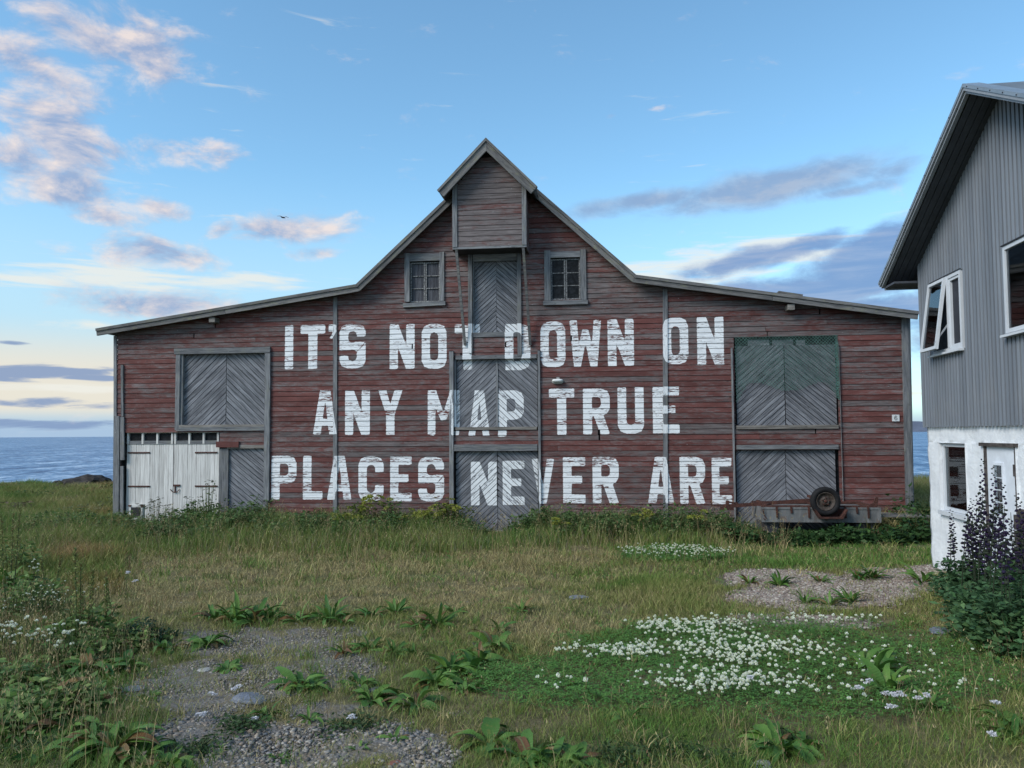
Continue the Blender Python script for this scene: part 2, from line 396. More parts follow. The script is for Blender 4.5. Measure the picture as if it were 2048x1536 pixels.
def cladding():
    m, t, out = new_mat('grey painted cladding')
    oc = t.n('ShaderNodeTexCoord').outputs['Object']; rnd = t.n('ShaderNodeObjectInfo').outputs['Random']
    st = t.noise(t.vec('MULTIPLY', oc, (14, 14, .8)), 1.0, 6, .6); sp = t.noise(oc, 1.3, 5, .6); fine = t.noise(oc, 40, 4, .6)
    c = t.mix(t.step(st, .35, .7), (.165, .185, .215), (.205, .225, .255)); c = t.mix(t.m('MULTIPLY', t.step(sp, .52, .7), .35), c, (.235, .245, .26)); c = t.mix(t.m('MULTIPLY', t.step(fine, .62, .72), .25), c, (.10, .105, .115))
    tone = t.m('ADD', .90, t.m('MULTIPLY', rnd, .2)); c = t.mix(1.0, c, t.comb(tone, tone, tone), 'MULTIPLY')
    finish(t, out, c, .6, fine, .1, .004); return m
M['house_grey'] = cladding()
M['house_dark'] = plain('dark groove backing', (.035, .038, .048), .7, .1)  # grooves between the boards set much darker than the cladding
M['house_trim'] = plain('grey painted trim', (.26, .28, .31), .5, .05)
M['soffit'] = plain('dark grey soffit boards', (.070, .078, .095), .6, .1)
M['flashing'] = plain('zinc flashing', (.27, .31, .35), .4, .1, 3, .5, .3)
M['upvc'] = plain('white window paint', (.56, .59, .63), .45, .04)
M['door_white'] = plain('white door paint', (.70, .74, .80), .5, .06)
M['brown_frame'] = plain('weathered brown door frame', (.10, .085, .08), .8, .3, 12)
M['curtain'] = plain('pale curtain', (.30, .31, .31), .9, .15, 5)
M['room'] = plain('dim room', (.03, .03, .032), .9, .1)
def masonry():
    m, t, out = new_mat('whitewashed rough masonry')
    oc = t.n('ShaderNodeTexCoord').outputs['Object']
    n = t.noise(oc, 26, 6, .62); n3 = t.noise(oc, 5, 4, .6); n4 = t.noise(t.vec('MULTIPLY', oc, (1.6, 1, 2.4)), 1.0, 5, .6, .6)
    c = t.mix(t.step(n3, .35, .7), (.66, .68, .71), (.74, .76, .785)); c = t.mix(t.m('MULTIPLY', t.step(n4, .58, .70), .3), c, (.52, .535, .55))
    n5 = t.noise(oc, 11, 5, .6, .5); h = t.m('ADD', t.m('MULTIPLY', n, .5), t.m('ADD', t.m('MULTIPLY', n3, 1.0), n5))
    finish(t, out, c, .85, h, .5, .022); return m
M['masonry'] = masonry()
def attr_mat(name, transl=.0, rough=.65, spec=.25, bumpk=0):
    m, t, out = new_mat(name)
    c = t.n('ShaderNodeAttribute', attribute_type='GEOMETRY', attribute_name='col').outputs['Color']
    b = t.n('ShaderNodeBsdfPrincipled', {'Base Color': c, 'Roughness': rough, 'Specular IOR Level': spec})
    if transl:
        tr = t.n('ShaderNodeBsdfTranslucent', {'Color': c}); mx = t.n('ShaderNodeMixShader', {0: transl}); t.link(b.outputs[0], mx.inputs[1]); t.link(tr.outputs[0], mx.inputs[2]); t.link(mx.outputs[0], out.inputs[0])
    else: t.link(b.outputs[0], out.inputs[0])
    return m
M['grass'] = attr_mat('grass blades', .25, .6, .2)
M['stones'] = attr_mat('pebbles', 0, .8, .3)
M['petal'] = attr_mat('petals', .2, .7, .2)
def leaf_mat(name, c0, c1, c2, rib=True):
    m, t, out = new_mat(name)
    oc = t.n('ShaderNodeTexCoord').outputs['Object']; rnd = t.n('ShaderNodeObjectInfo').outputs['Random']
    n = t.noise(oc, 9, 5, .6)
    c = t.mix(rnd, c0, c1); c = t.mix(t.m('MULTIPLY', t.step(n, .55, .75), .5), c, c2)
    if rib:
        y = t.m('ABSOLUTE', t.n('ShaderNodeSeparateXYZ', {0: oc}).outputs[1]); c = t.mix(t.step(y, .035, .012, 0, .55), c, (.16, .21, .09))
    w1 = t.n('ShaderNodeTexWave', {'Vector': oc, 'Scale': 5.0, 'Distortion': 1.5}).outputs['Fac']
    b = t.n('ShaderNodeBsdfPrincipled', {'Base Color': c, 'Roughness': .5, 'Specular IOR Level': .28})
    bn = t.n('ShaderNodeBump', {'Height': t.m('ADD', t.m('MULTIPLY', w1, .25), n), 'Strength': .3, 'Distance': .015}); t.link(bn.outputs[0], b.inputs['Normal'])
    tr = t.n('ShaderNodeBsdfTranslucent', {'Color': c}); mx = t.n('ShaderNodeMixShader', {0: .2}); t.link(b.outputs[0], mx.inputs[1]); t.link(tr.outputs[0], mx.inputs[2]); t.link(mx.outputs[0], out.inputs[0])
    return m
M['dock'] = leaf_mat('dock leaf', (.045, .120, .022), (.115, .215, .042), (.19, .17, .05), False)
M['stem'] = plain('plant stem', (.09, .12, .045), .7, .2)

# ------------------------------------------------------------------ fields over the ground, measured on the photograph
def ell(px, py, cx, cy, rx, ry, soft=.5):
    d = np.sqrt(((px-cx)/rx)**2+((py-cy)/ry)**2); return np.clip((1+soft-d)/(2*soft), 0, 1)
def fmax(*a):
    o = a[0]
    for x in a[1:]: o = np.maximum(o, x)
    return o
def wob(x, y, k=1.0, s=0.0):
    return (np.sin(x*2.3*k+y*1.1*k+s)+np.sin(x*1.3*k-y*2.9*k+1.7+s)+np.sin(x*5.1*k+y*4.3*k+.6+s)*.6+np.sin(-x*7.7*k+y*9.3*k+s)*.45)/3.05
def f_gravel(px, py, x, y):
    n = wob(x, y, 1.6)*.55+wob(x, y, 5, 2)*.45
    g = fmax(ell(px, py, 540, 1285, 190, 38, .35), ell(px, py, 430, 1375, 190, 62, .35), ell(px, py, 640, 1340, 130, 60, .4), ell(px, py, 560, 1500, 260, 60, .3),
             ell(px, py, 800, 1505, 130, 55, .3), ell(px, py, 400, 1470, 110, 60, .4), ell(px, py, 640, 1420, 110, 34, .5)*.8)
    return np.clip(g*1.35+n-.35, 0, 1)
def f_pink(px, py, x, y):
    n = wob(x, y, 1.8, 4)*.5+wob(x, y, 4.4, 7)*.4
    g = fmax(ell(px, py, 1560, 1158, 130, 20, .3), ell(px, py, 1640, 1190, 170, 28, .3), ell(px, py, 1770, 1165, 110, 26, .35), ell(px, py, 1655, 1246, 110, 13, .4), ell(px, py, 1880, 1140, 70, 10, .4), ell(px, py, 1500, 1240, 90, 12, .5)*.8)
    return np.clip(g*1.6+n-.35, 0, 1)
def f_clover(px, py, x, y):
    g = fmax(ell(px, py, 1480, 1300, 330, 50, .3), ell(px, py, 1320, 1365, 350, 60, .35), ell(px, py, 1650, 1350, 360, 85, .4), ell(px, py, 1350, 1112, 108, 14, .2), ell(px, py, 1060, 1370, 110, 38, .3)*.9)
    return np.clip(g*1.5+wob(x, y, 2.2, 1)*.4+wob(x, y, 6, 3)*.3-.25, 0, 1)

# ------------------------------------------------------------------ ground, sea, far shore
def ground_material():
    m, t, out = new_mat('yard ground')
    oc = t.n('ShaderNodeTexCoord').outputs['Object']
    a = t.noise(oc, 1.1, 6, .6); b = t.noise(oc, 7, 6, .65); c = t.noise(oc, 45, 4, .6)
    gr = t.n('ShaderNodeAttribute', attribute_type='GEOMETRY', attribute_name='gravel').outputs['Fac']
    pk = t.n('ShaderNodeAttribute', attribute_type='GEOMETRY', attribute_name='pink').outputs['Fac']
    col = t.mix(t.step(b, .3, .7), (.10, .084, .048), (.20, .17, .09)); col = t.mix(t.m('MULTIPLY', t.step(a, .4, .62), .6), col, (.09, .11, .035))
    gcol = t.mix(t.step(c, .35, .65), (.12, .112, .104), (.22, .205, .19)); gcol = t.mix(t.m('MULTIPLY', t.step(b, .42, .60), .8), gcol, (.17, .14, .09))
    pcol = t.mix(t.step(c, .35, .65), (.11, .085, .075), (.21, .17, .155))
    col = t.mix(t.step(t.m('ADD', gr, t.m('MULTIPLY', t.m('SUBTRACT', b, .5), .5)), .35, .6), col, gcol)
    col = t.mix(t.step(t.m('ADD', pk, t.m('MULTIPLY', t.m('SUBTRACT', b, .5), .5)), .35, .6), col, pcol)
    finish(t, out, col, .95, t.m('ADD', b, c), .7, .03, .15); return m
M['ground'] = ground_material()
def grid(x0, x1, nx, y0, y1, ny):
    xs = np.linspace(x0, x1, nx); ys = np.linspace(y0, y1, ny); gx, gy = np.meshgrid(xs, ys)
    i = np.arange((ny-1)*nx).reshape(ny-1, nx)[:, :-1].ravel()
    return gx.ravel(), gy.ravel(), np.stack([i, i+1, i+nx+1, i+nx], 1)
t_ = np.concatenate([np.linspace(-60, -12, 30), np.linspace(-11.8, 11.8, 240), np.linspace(12, 60, 30)])
ty = np.concatenate([np.linspace(-20, 2, 12), np.linspace(2.1, 20, 240), np.linspace(20.4, 46, 60)])
gx, gy = np.meshgrid(t_, ty); nx = len(t_); gx, gy = gx.ravel(), gy.ravel()
i = np.arange((len(ty)-1)*nx).reshape(-1, nx)[:, :-1].ravel(); Fq = np.stack([i, i+1, i+nx+1, i+nx], 1)
z = gz(gx, gy)+.012*wob(gx, gy, 3, 5); P = np.stack([gx, gy, z], 1)
px, py = project(P); infr = gy > 2.5
gatt = {'gravel': np.where(infr, f_gravel(px, py, gx, gy), 0), 'pink': np.where(infr, f_pink(px, py, gx, gy), 0)}
tag(obj('ground', big_mesh('ground', P, Fq, M['ground'], gatt, True)), 'grassy yard ground running to the shore', 'ground', kind='structure')
def sea_material():
    m, t, out = new_mat('sea water')
    oc = t.n('ShaderNodeTexCoord').outputs['Object']
    a = t.noise(t.vec('MULTIPLY', oc, (.95, .34, 1)), 1.0, 7, .66); b = t.noise(t.vec('MULTIPLY', oc, (.12, .035, 1)), 1.0, 4, .6); c = t.noise(t.vec('MULTIPLY', oc, (1.3, .8, 1)), 1.0, 3, .6)
    h = t.m('ADD', t.m('ADD', t.m('MULTIPLY', a, 1.0), t.m('MULTIPLY', b, 3.0)), t.m('MULTIPLY', c, .25))
    k = t.m('ADD', a, t.m('MULTIPLY', t.m('SUBTRACT', b, .5), .5))
    col = t.mix(t.step(k, .38, .58), (.022, .070, .165), (.14, .26, .42)); col = t.mix(t.m('MULTIPLY', t.step(k, .54, .66), .8), col, (.50, .60, .70))  # sky reflected off the waves is put into the water colour; palest is whitecaps
    fb = finish(t, out, col, .38, h, .6, .6, .22); fb.inputs['IOR'].default_value = 1.33; return m
M['sea'] = sea_material()
SEA = -4.6
gx, gy, Fq = grid(-9000, 9000, 40, 36, 24000, 60)
tag(obj('sea', big_mesh('sea', np.stack([gx, gy, np.full_like(gx, SEA)], 1), Fq, M['sea'])), 'choppy blue sea reaching the horizon', 'sea', kind='structure')
hx = np.linspace(3200, 9000, 60); hv = []; hf = []
for i, x in enumerate(hx):
    h = 150*min(1, (x-3150)/500)*(.75+.18*math.sin(x*.0021)+.1*math.sin(x*.0057))
    hv += [(x, 8600, SEA-1), (x, 8900, h), (x, 9800, h*.9), (x, 10400, SEA-1)]
    if i: b = 4*i; hf += [(b-4+k, b+k, b+k+1, b-4+k+1) for k in range(3)]
M['hill'] = plain('far hazy hills', (.13, .15, .20), .95, .1, .01)  # distance haze is put into the bluish hill colour
tag(obj('distant_hills', mesh('distant_hills', hv, hf, True), M['hill']), 'low blue hills across the water behind the house', 'hills', kind='structure')

# ------------------------------------------------------------------ lettering: signed distance of the painted words, on the barn front plane
def rc(x0, x1, y0, y1): return [(x0, y0), (x1, y0), (x1, y1), (x0, y1)]
def octo(x0, x1, y0, y1, cx, cy, which='1111'):      # corners bl br tr tl, rounded with a middle point
    o = []
    for k, (px, py, sx, sy) in enumerate(((x0, y0, 1, 1), (x1, y0, -1, 1), (x1, y1, -1, -1), (x0, y1, 1, -1))):
        if which[k] == '1':
            a = (px, py+sy*cy); b = (px+sx*cx*.29, py+sy*cy*.29); c = (px+sx*cx, py)
            o += [a, b, c] if k in (0, 2) else [c, b, a]
        else: o.append((px, py))
    return o
def mir(p): return [(1-x, y) for x, y in p]
SW = .35
GL = {
 'I': ([rc(0, 1, 0, 1)], []),
 'T': ([rc(0, 1, .79, 1), rc(.31, .69, 0, .9)], []),
 "'": ([[(0, 1), (1, 1), (1, .45), (.5, 0), (.05, .02), (.45, .38), (.45, .5), (0, .5)]], []),
 'S': ([octo(0, 1, 0, 1, .32, .17)], [octo(SW, 1-SW, .585, .825, .12, .08), rc(.5, 1.1, .60, .705), octo(SW, 1-SW, .175, .415, .12, .08), rc(-.1, .5, .295, .40),
        [(.62, .35), (1.1, .66), (1.1, .60), (1.02, .6), (.9, .52)]]),
 'N': ([rc(0, .35, 0, 1), rc(.65, 1, 0, 1), [(0, 1), (.36, 1), (1, 0), (.64, 0)]], []),
 'O': ([octo(0, 1, 0, 1, .34, .18)], [octo(SW, 1-SW, .2, .8, .13, .08)]),
 'D': ([octo(0, 1, 0, 1, .38, .2, '0110')], [octo(SW, 1-SW, .2, .8, .14, .09, '0110')]),
 'W': ([[(0, 1), (.25, 1), (.36, 0), (.13, 0)], [(.13, 0), (.36, 0), (.6, .80), (.40, .80)], mir([(0, 1), (.25, 1), (.36, 0), (.13, 0)]), mir([(.13, 0), (.36, 0), (.6, .80), (.40, .80)])], []),
 'A': ([[(0, 0), (.34, 0), (.56, 1), (.28, 1)], mir([(0, 0), (.34, 0), (.56, 1), (.28, 1)]), rc(.2, .8, .19, .36), [(.28, 1), (.72, 1), (.6, .72), (.4, .72)]], []),
 'Y': ([rc(.32, .68, 0, .46), [(0, 1), (.35, 1), (.64, .43), (.34, .41)], mir([(0, 1), (.35, 1), (.64, .43), (.34, .41)])], []),
 'M': ([rc(0, .26, 0, 1), rc(.74, 1, 0, 1), [(0, 1), (.28, 1), (.60, .32), (.42, .32)], mir([(0, 1), (.28, 1), (.60, .32), (.42, .32)])], []),
 'P': ([rc(0, SW, 0, 1), octo(0, 1, .36, 1, .34, .17, '0110')], [octo(SW, .66, .55, .81, .1, .07, '0110')]),
 'R': ([rc(0, SW, 0, 1), octo(0, 1, .40, 1, .34, .17, '0110'), [(.34, .48), (.72, .5), (1, 0), (.63, 0)]], [octo(SW, .65, .58, .81, .1, .07, '0110')]),
 'U': ([octo(0, 1, 0, 1, .34, .18, '1100')], [octo(SW, 1-SW, .2, 1.1, .13, .08, '1100')]),
 'E': ([rc(0, .40, 0, 1), rc(0, 1, 0, .2), rc(0, .86, .42, .60), rc(0, 1, .8, 1)], []),
 'L': ([rc(0, .45, 0, 1), rc(0, 1, 0, .2)], []),
 'C': ([octo(0, 1, 0, 1, .34, .18)], [octo(SW, 1-SW, .2, .8, .13, .08), rc(.5, 1.1, .37, .64)]),
 'V': ([[(0, 1), (.34, 1), (.62, 0), (.34, 0)], mir([(0, 1), (.34, 1), (.62, 0), (.34, 0)])], []),
}
WORDS = [  # letter, x0, x1, y top, y bottom in the photograph
 ('I', 570, 587, 650, 739), ('T', 601, 651, 650, 738), ("'", 657, 674, 649, 678), ('S', 679, 732, 648, 737), ('N', 779, 830, 648, 738), ('O', 843, 894, 648, 738),
 ('T', 909, 960, 648, 739), ('D', 1009, 1062, 647, 740), ('O', 1080, 1132, 643, 735), ('W', 1138, 1204, 640, 734), ('N', 1214, 1269, 638, 732), ('O', 1324, 1378, 635, 728.5), ('N', 1392.5, 1449, 634, 730),
 ('A', 626, 675, 780, 869), ('N', 690, 740.5, 780, 870), ('Y', 756, 806, 780, 870), ('M', 855, 919, 780, 871), ('A', 936, 980, 780, 872), ('P', 995, 1048, 780, 874),
 ('T', 1097, 1150, 777, 870), ('R', 1165, 1221, 777, 869), ('U', 1234, 1289, 774, 868), ('E', 1304, 1360, 773, 867),
 ('P', 543, 593.6, 911, 999.5), ('L', 606, 645.6, 911, 999.5), ('A', 654, 704, 911, 1000), ('C', 716.6, 768, 912, 1003), ('E', 780, 824, 912, 1003), ('S', 836, 889, 913, 1003.5),
 ('N', 940, 993.6, 923, 1012), ('E', 1003.7, 1049.6, 921, 1011), ('V', 1062, 1110, 917, 1008), ('E', 1125, 1172, 914, 1007), ('R', 1184, 1239, 913, 1007), ('A', 1294, 1349, 913, 1007), ('R', 1358, 1412, 913, 1008.5), ('E', 1422, 1465, 915, 1008.5)]
def poly_sd(P, poly):
    poly = np.array(poly); d = np.full(len(P), 1e9); inside = np.zeros(len(P), bool)
    for i in range(len(poly)):
        a, b = poly[i], poly[(i+1) % len(poly)]; e = b-a; w_ = P-a
        t = np.clip((w_@e)/max(e@e, 1e-12), 0, 1); q = w_-t[:, None]*e; d = np.minimum(d, np.hypot(q[:, 0], q[:, 1]))
        c = ((a[1] > P[:, 1]) != (b[1] > P[:, 1])); 
        with np.errstate(divide='ignore', invalid='ignore'):
            xx = (b[0]-a[0])*(P[:, 1]-a[1])/(b[1]-a[1])+a[0]
        inside ^= c & (P[:, 0] < xx)
    return np.where(inside, -d, d)
LET = []
for ch, x0, x1, yt, yb in WORDS:
    (s0, z1), (s1, z0) = BF.W(x0, yt), BF.W(x1, yb)
    f = lambda p: [(s0+u*(s1-s0), z0+v*(z1-z0)) for u, v in p]
    LET.append((s0, s1, z0, z1, [f(p) for p in GL[ch][0]], [f(p) for p in GL[ch][1]]))
def paint_at(P):                                 # >0 inside a letter
    out = np.full(len(P), -.1)
    for s0, s1, z0, z1, A, B in LET:
        k = (P[:, 0] > s0-.1) & (P[:, 0] < s1+.1) & (P[:, 1] > z0-.1) & (P[:, 1] < z1+.1)
        if not k.any(): continue
        Q = P[k]; d = np.full(len(Q), 1e9)
        for p in A: d = np.minimum(d, poly_sd(Q, p))
        for p in B: d = np.maximum(d, -poly_sd(Q, p))
        out[k] = np.maximum(out[k], -d)
    return np.clip(out, -.1, .1)
def has_letter(s0, s1, z0, z1):
    return any(s0 < l[1]+.05 and s1 > l[0]-.05 and z0 < l[3]+.05 and z1 > l[2]-.05 for l in LET)

def plank(parent, poly, n0, n1, mat, ang=0.0, tilt=0.0, name='plank', letters=True, red=None, pn=None, warp=0.0):
    """board: convex outline poly (s,z) in the wall plane, from n0 (back) to n1 (front); grain at angle ang; returned as a child of parent"""
    poly = np.array(poly); c = poly.mean(0); ca, sa = math.cos(ang), math.sin(ang)
    L = (poly-c) @ np.array([[ca, -sa], [sa, ca]])          # local x along the grain, local z across
    a2 = np.sum(L[:, 0]*np.roll(L[:, 1], -1)-np.roll(L[:, 0], -1)*L[:, 1])
    if a2 < 0: L = L[::-1]; poly = poly[::-1]
    zmin, zmax = L[:, 1].min(), L[:, 1].max()
    fr = lambda zz: -(n1-tilt*(zz-zmin)/max(zmax-zmin, 1e-6))
    use = letters and has_letter(poly[:, 0].min(), poly[:, 0].max(), poly[:, 1].min(), poly[:, 1].max())
    v = []; f = []; n = len(L)
    if use:
        xs = list(np.arange(L[:, 0].min(), L[:, 0].max(), .03))+list(L[:, 0]); xs = sorted(set(np.round(xs, 4)))
        xs = [x for k, x in enumerate(xs) if k == 0 or x-xs[k-1] > .004]; cols = []
        for x in xs:
            zz = []
            for k in range(n):
                (xa, za), (xb, zb) = L[k], L[(k+1) % n]
                if min(xa, xb)-1e-6 <= x <= max(xa, xb)+1e-6:
                    if abs(xb-xa) < 1e-7: zz += [za, zb]
                    else: zz.append(za+(zb-za)*(x-xa)/(xb-xa))
            if not zz: continue
            lo, hi = min(zz), max(zz); cols.append([(x, lo+(hi-lo)*q/3) for q in range(4)])
        for col in cols: v += [(x, fr(zz), zz) for x, zz in col]
        for k in range(len(cols)-1):
            for q in range(3): f.append((k*4+q, (k+1)*4+q, (k+1)*4+q+1, k*4+q+1))
        nfv = len(v)
    else:
        v += [(x, fr(zz), zz) for x, zz in L]; f.append(tuple(range(n))); nfv = n
    b = len(v)
    v += [(x, fr(zz), zz) for x, zz in L]+[(x, -n0, zz) for x, zz in L]
    f += [(b+k, b+n+k, b+n+(k+1) % n, b+(k+1) % n) for k in range(n)]
    me = mesh(name, v, f)
    if use:
        Q = np.array([(p[0], p[2]) for p in v]) @ np.array([[ca, sa], [-sa, ca]])+c
        pa = paint_at(Q); at = me.attributes.new('paint', 'FLOAT', 'POINT'); at.data.foreach_set('value', pa.astype(np.float32))
    o = obj(name, me, mat, parent, (c[0], 0, c[1]), (0, -ang, 0))
    if red is not None: o['red'] = float(red)
    return o
def board(parent, p, q, wd, n0, n1, mat, name='post', letters=True):      # straight board between two (s,z) points
    p, q = np.array(p, float), np.array(q, float); d = (q-p)/np.hypot(*(q-p)); r = np.array([-d[1], d[0]])*wd/2
    return plank(parent, [p-r, q-r, q+r, p+r], n0, n1, mat, math.atan2(d[1], d[0]), name=name, letters=letters)
def diag_leaf(parent, s0, s1, z0, z1, sign, n0, n1, wd=.092, th=43, mat=None, name='plank'):
    """one door leaf of diagonal boards clipped to its rectangle"""
    a = R(th)*sign; d = np.array([math.cos(a), math.sin(a)]); r = np.array([-d[1], d[0]])
    cs = [np.array(p) @ r for p in ((s0, z0), (s1, z0), (s1, z1), (s0, z1))]; lo = min(cs)-random.random()*wd; k = 0
    while lo+k*wd < max(cs):
        u0 = lo+k*wd+.0055; u1 = lo+(k+1)*wd-.0055; k += 1
        base = np.array([(s0+s1)/2, (z0+z1)/2]); ub = base @ r
        P0 = base+r*(u0-ub); P1 = base+r*(u1-ub); L = 6
        poly = clip_poly([tuple(P0-d*L), tuple(P0+d*L), tuple(P1+d*L), tuple(P1-d*L)], (s0, s1, z0, z1))
        poly = [p for i, p in enumerate(poly) if math.hypot(p[0]-poly[i-1][0], p[1]-poly[i-1][1]) > 1e-4]
        if len(poly) >= 3: plank(parent, poly, n0, n1+random.uniform(-.008, .006), mat or M['door'], a, name=name)

# ------------------------------------------------------------------ the barn
barn = BF.root('barn'); tag(barn, 'large weathered red wooden barn with big white painted words on its front', 'barn')
WX = lambda x, y=870, n=0: BF.S(x, y, n)
sL, sR = WX(231, 850), WX(1814, 850)
# roof line (lower edge of the fascia) as points on the wall plane
pL = BF.W(193, 668); vL = BF.W(716, 579); ap = BF.W(989, 320); vR = BF.W(1268, 560); pR = BF.W(1836, 634)
ZB = -.62
def line_z(a, b, s): return a[1]+(b[1]-a[1])*(s-a[0])/(b[0]-a[0])
def line_s(a, b, z): return a[0]+(b[0]-a[0])*(z-a[1])/(b[1]-a[1])
zeL, zeR = line_z(pL, vL, sL), line_z(vR, pR, sR)
def sleft(z):
    if z <= zeL: return sL
    if z <= vL[1]: return line_s(pL, vL, z)
    return line_s(vL, ap, z)
def sright(z):
    if z <= zeR: return sR
    if z <= vR[1]: return line_s(vR, pR, z)
    return line_s(ap, vR, z)
PITCHZ = .1143
def snapz(z): return ZB+round((z-ZB)/PITCHZ)*PITCHZ
def rect(x0, x1, yt, yb, n=0): 
    (a, zt), (b, zb) = BF.W(x0, yt, n), BF.W(x1, yb, n); return [a, b, zb, zt]
OP = {
 'left_hatch': rect(360, 536, 702, 856), 'white': rect(243, 437, 862, 1075), 'small_diag': rect(437, 536, 893, 1075),
 'loft': rect(944, 1037, 514, 669), 'mid': rect(908, 1079, 716, 857), 'low': rect(908, 1079, 900, 1075),
 'right_hatch': rect(1468, 1678, 676, 852), 'right_low': rect(1468, 1682, 897, 1075),
 'win_l': rect(815, 884, 514, 604), 'win_r': rect(1095, 1167, 509, 600)}
holes = []
for k, (a, b, z0, z1) in OP.items(): holes.append((a, b, snapz(z0), snapz(z1)))
bat = [WX(671), WX(1330)]
hidden_s = (WX(914, 430), WX(1052, 430)); hidden_z = (BF.H(980, 480), 99)           # behind the hoist box
walls = []
for nm, (a, b) in (('wing_wall', (sL, bat[0])), ('gable_wall', (bat[0], bat[1])), ('wing_wall', (bat[1], sR))):
    zt_ = {'wing_wall': None}.get(nm)
    if a == sL: poly = [(a, ZB), (b, ZB), (b, line_z(pL, vL, b)), (a, zeL)]
    elif b == sR: poly = [(a, ZB), (b, ZB), (b, zeR), (a, line_z(vR, pR, a))]
    else: poly = [(a, ZB), (b, ZB), (b, line_z(vR, pR, b)), vR, ap, vL, (a, line_z(pL, vL, a))]
    wl = MB().prism(poly, .16, .22).build(nm, M['dark'], barn); walls.append((a, b, wl))
for x0, x1, zt in ((sL+.004, sL+.14, zeL-.03), (sR-.14, sR-.004, zeR-.03)): MB().box(x0, x1, .024, .235, ZB, zt).build('corner_post', M['dark'], barn)
nrow = int((ap[1]-ZB)/PITCHZ)+1; nplank = 0
for j in range(nrow):
    zb = ZB+j*PITCHZ+.0042; zt = ZB+(j+1)*PITCHZ-.0042; zm = (zb+zt)/2
    for a, b, wl in walls:
        lo = max(a, sleft(zb) if a == sL or zb > vL[1]-.3 else a); hi = min(b, sright(zb) if b == sR or zb > vR[1]-.3 else b)
        if hi-lo < .05: continue
        iv = [(lo, hi)]
        for h0, h1, hz0, hz1 in holes+[(hidden_s[0], hidden_s[1], hidden_z[0], hidden_z[1])]:
            if hz0 < zm < hz1:
                new = []
                for p, q in iv:
                    if h1 <= p or h0 >= q: new.append((p, q)); continue
                    if h0 > p: new.append((p, h0))
                    if h1 < q: new.append((h1, q))
                iv = new
        for p, q in iv:
            cuts = [p]
            while q-cuts[-1] > 4.2: cuts.append(cuts[-1]+random.uniform(1.6, 3.6))
            if q-cuts[-1] < .5 and len(cuts) > 1: cuts.pop()
            cuts.append(q)
            for c0, c1 in zip(cuts[:-1], cuts[1:]):
                e0, e1 = c0+.0015, c1-.0015
                l0, l1 = max(e0, sleft(zb)), max(e0, sleft(zt)); r0, r1 = min(e1, sright(zb)), min(e1, sright(zt))
                if r0-l0 < .04: continue
                if r1 <= l1+.01: m_ = (r1+l1)/2; poly = [(l0, zb), (r0, zb), (m_, zt-.02)]
                else: poly = [(l0, zb), (r0, zb), (r1, zt), (l1, zt)]
                cm = (c0+c1)/2; side = min(1, max(0, (abs(cm+.1)-2.6)/3.4)); up = min(1, max(0, (zm-2.4)/2.5))
                red = .55+.05*side-.05*up+random.gauss(0, .085)
                plank(wl, poly, -.02, .012+random.uniform(0, .005), M['siding'], tilt=.011, red=min(.95, max(.05, red))); nplank += 1
# vertical cover boards and corner boards
def vpost(x0, y0, x1, y1, wpx, n1=.035, name='batten', mat=None, parent=barn):
    p, q = BF.W(x0, y0), BF.W(x1, y1); return board(parent, p, q, wpx/F*17, 0.0, n1, mat or M['trim'], name)
vpost(671, 591, 671, 1060, 8.5); vpost(1330, 578, 1331, 1060, 9)
vpost(1808.5, 628, 1819, 1060, 13, .045, 'corner_board'); vpost(1817.5, 630, 1826.5, 1060, 4, .02, 'corner_board')
vpost(231.5, 672, 231.5, 832, 6.5, .03, 'corner_board'); vpost(235.5, 832, 233.5, 1060, 13, .05, 'corner_board')
vpost(246, 730, 246.5, 833, 5, .045, 'batten'); vpost(246.5, 834, 246.5, 920, 8, .05, 'batten'); vpost(245, 932, 245, 1060, 7, .04, 'batten')
# body behind the front: solid sides and roof planes
DEEP = 13.0
prof = [(sL+.02, ZB), (sR-.02, ZB), (sR-.02, zeR-.02), vR, ap, vL, (sL+.02, zeL-.02)]
MB().prism(prof, .24, DEEP).build('rear_wall', M['dark'], barn)
def thick(a, b, t0, t1, top=None):                # strip along a-b, offset perpendicular by t0..t1; mitred at the apex 'top'
    a, b = np.array(a), np.array(b); d = (b-a)/np.hypot(*(b-a)); r = np.array([-d[1], d[0]]); k = abs(d[1]/max(abs(d[0]), 1e-6))-.012
    ka = k if top is not None and np.allclose(a, top) else 0; kb = k if top is not None and np.allclose(b, top) else 0
    return [tuple(a+r*t0-d*t0*ka), tuple(b+r*t0+d*t0*kb), tuple(b+r*t1+d*t1*kb), tuple(a+r*t1-d*t1*ka)]
M['roofing'] = plain('old tarred roofing', (.10, .10, .105), .9, .3, 2)
fp = [BF.W(193, 670, .285), BF.W(718, 581, .285), BF.W(989, 322, .285), BF.W(1266, 563, .285), BF.W(1836, 637, .285)]
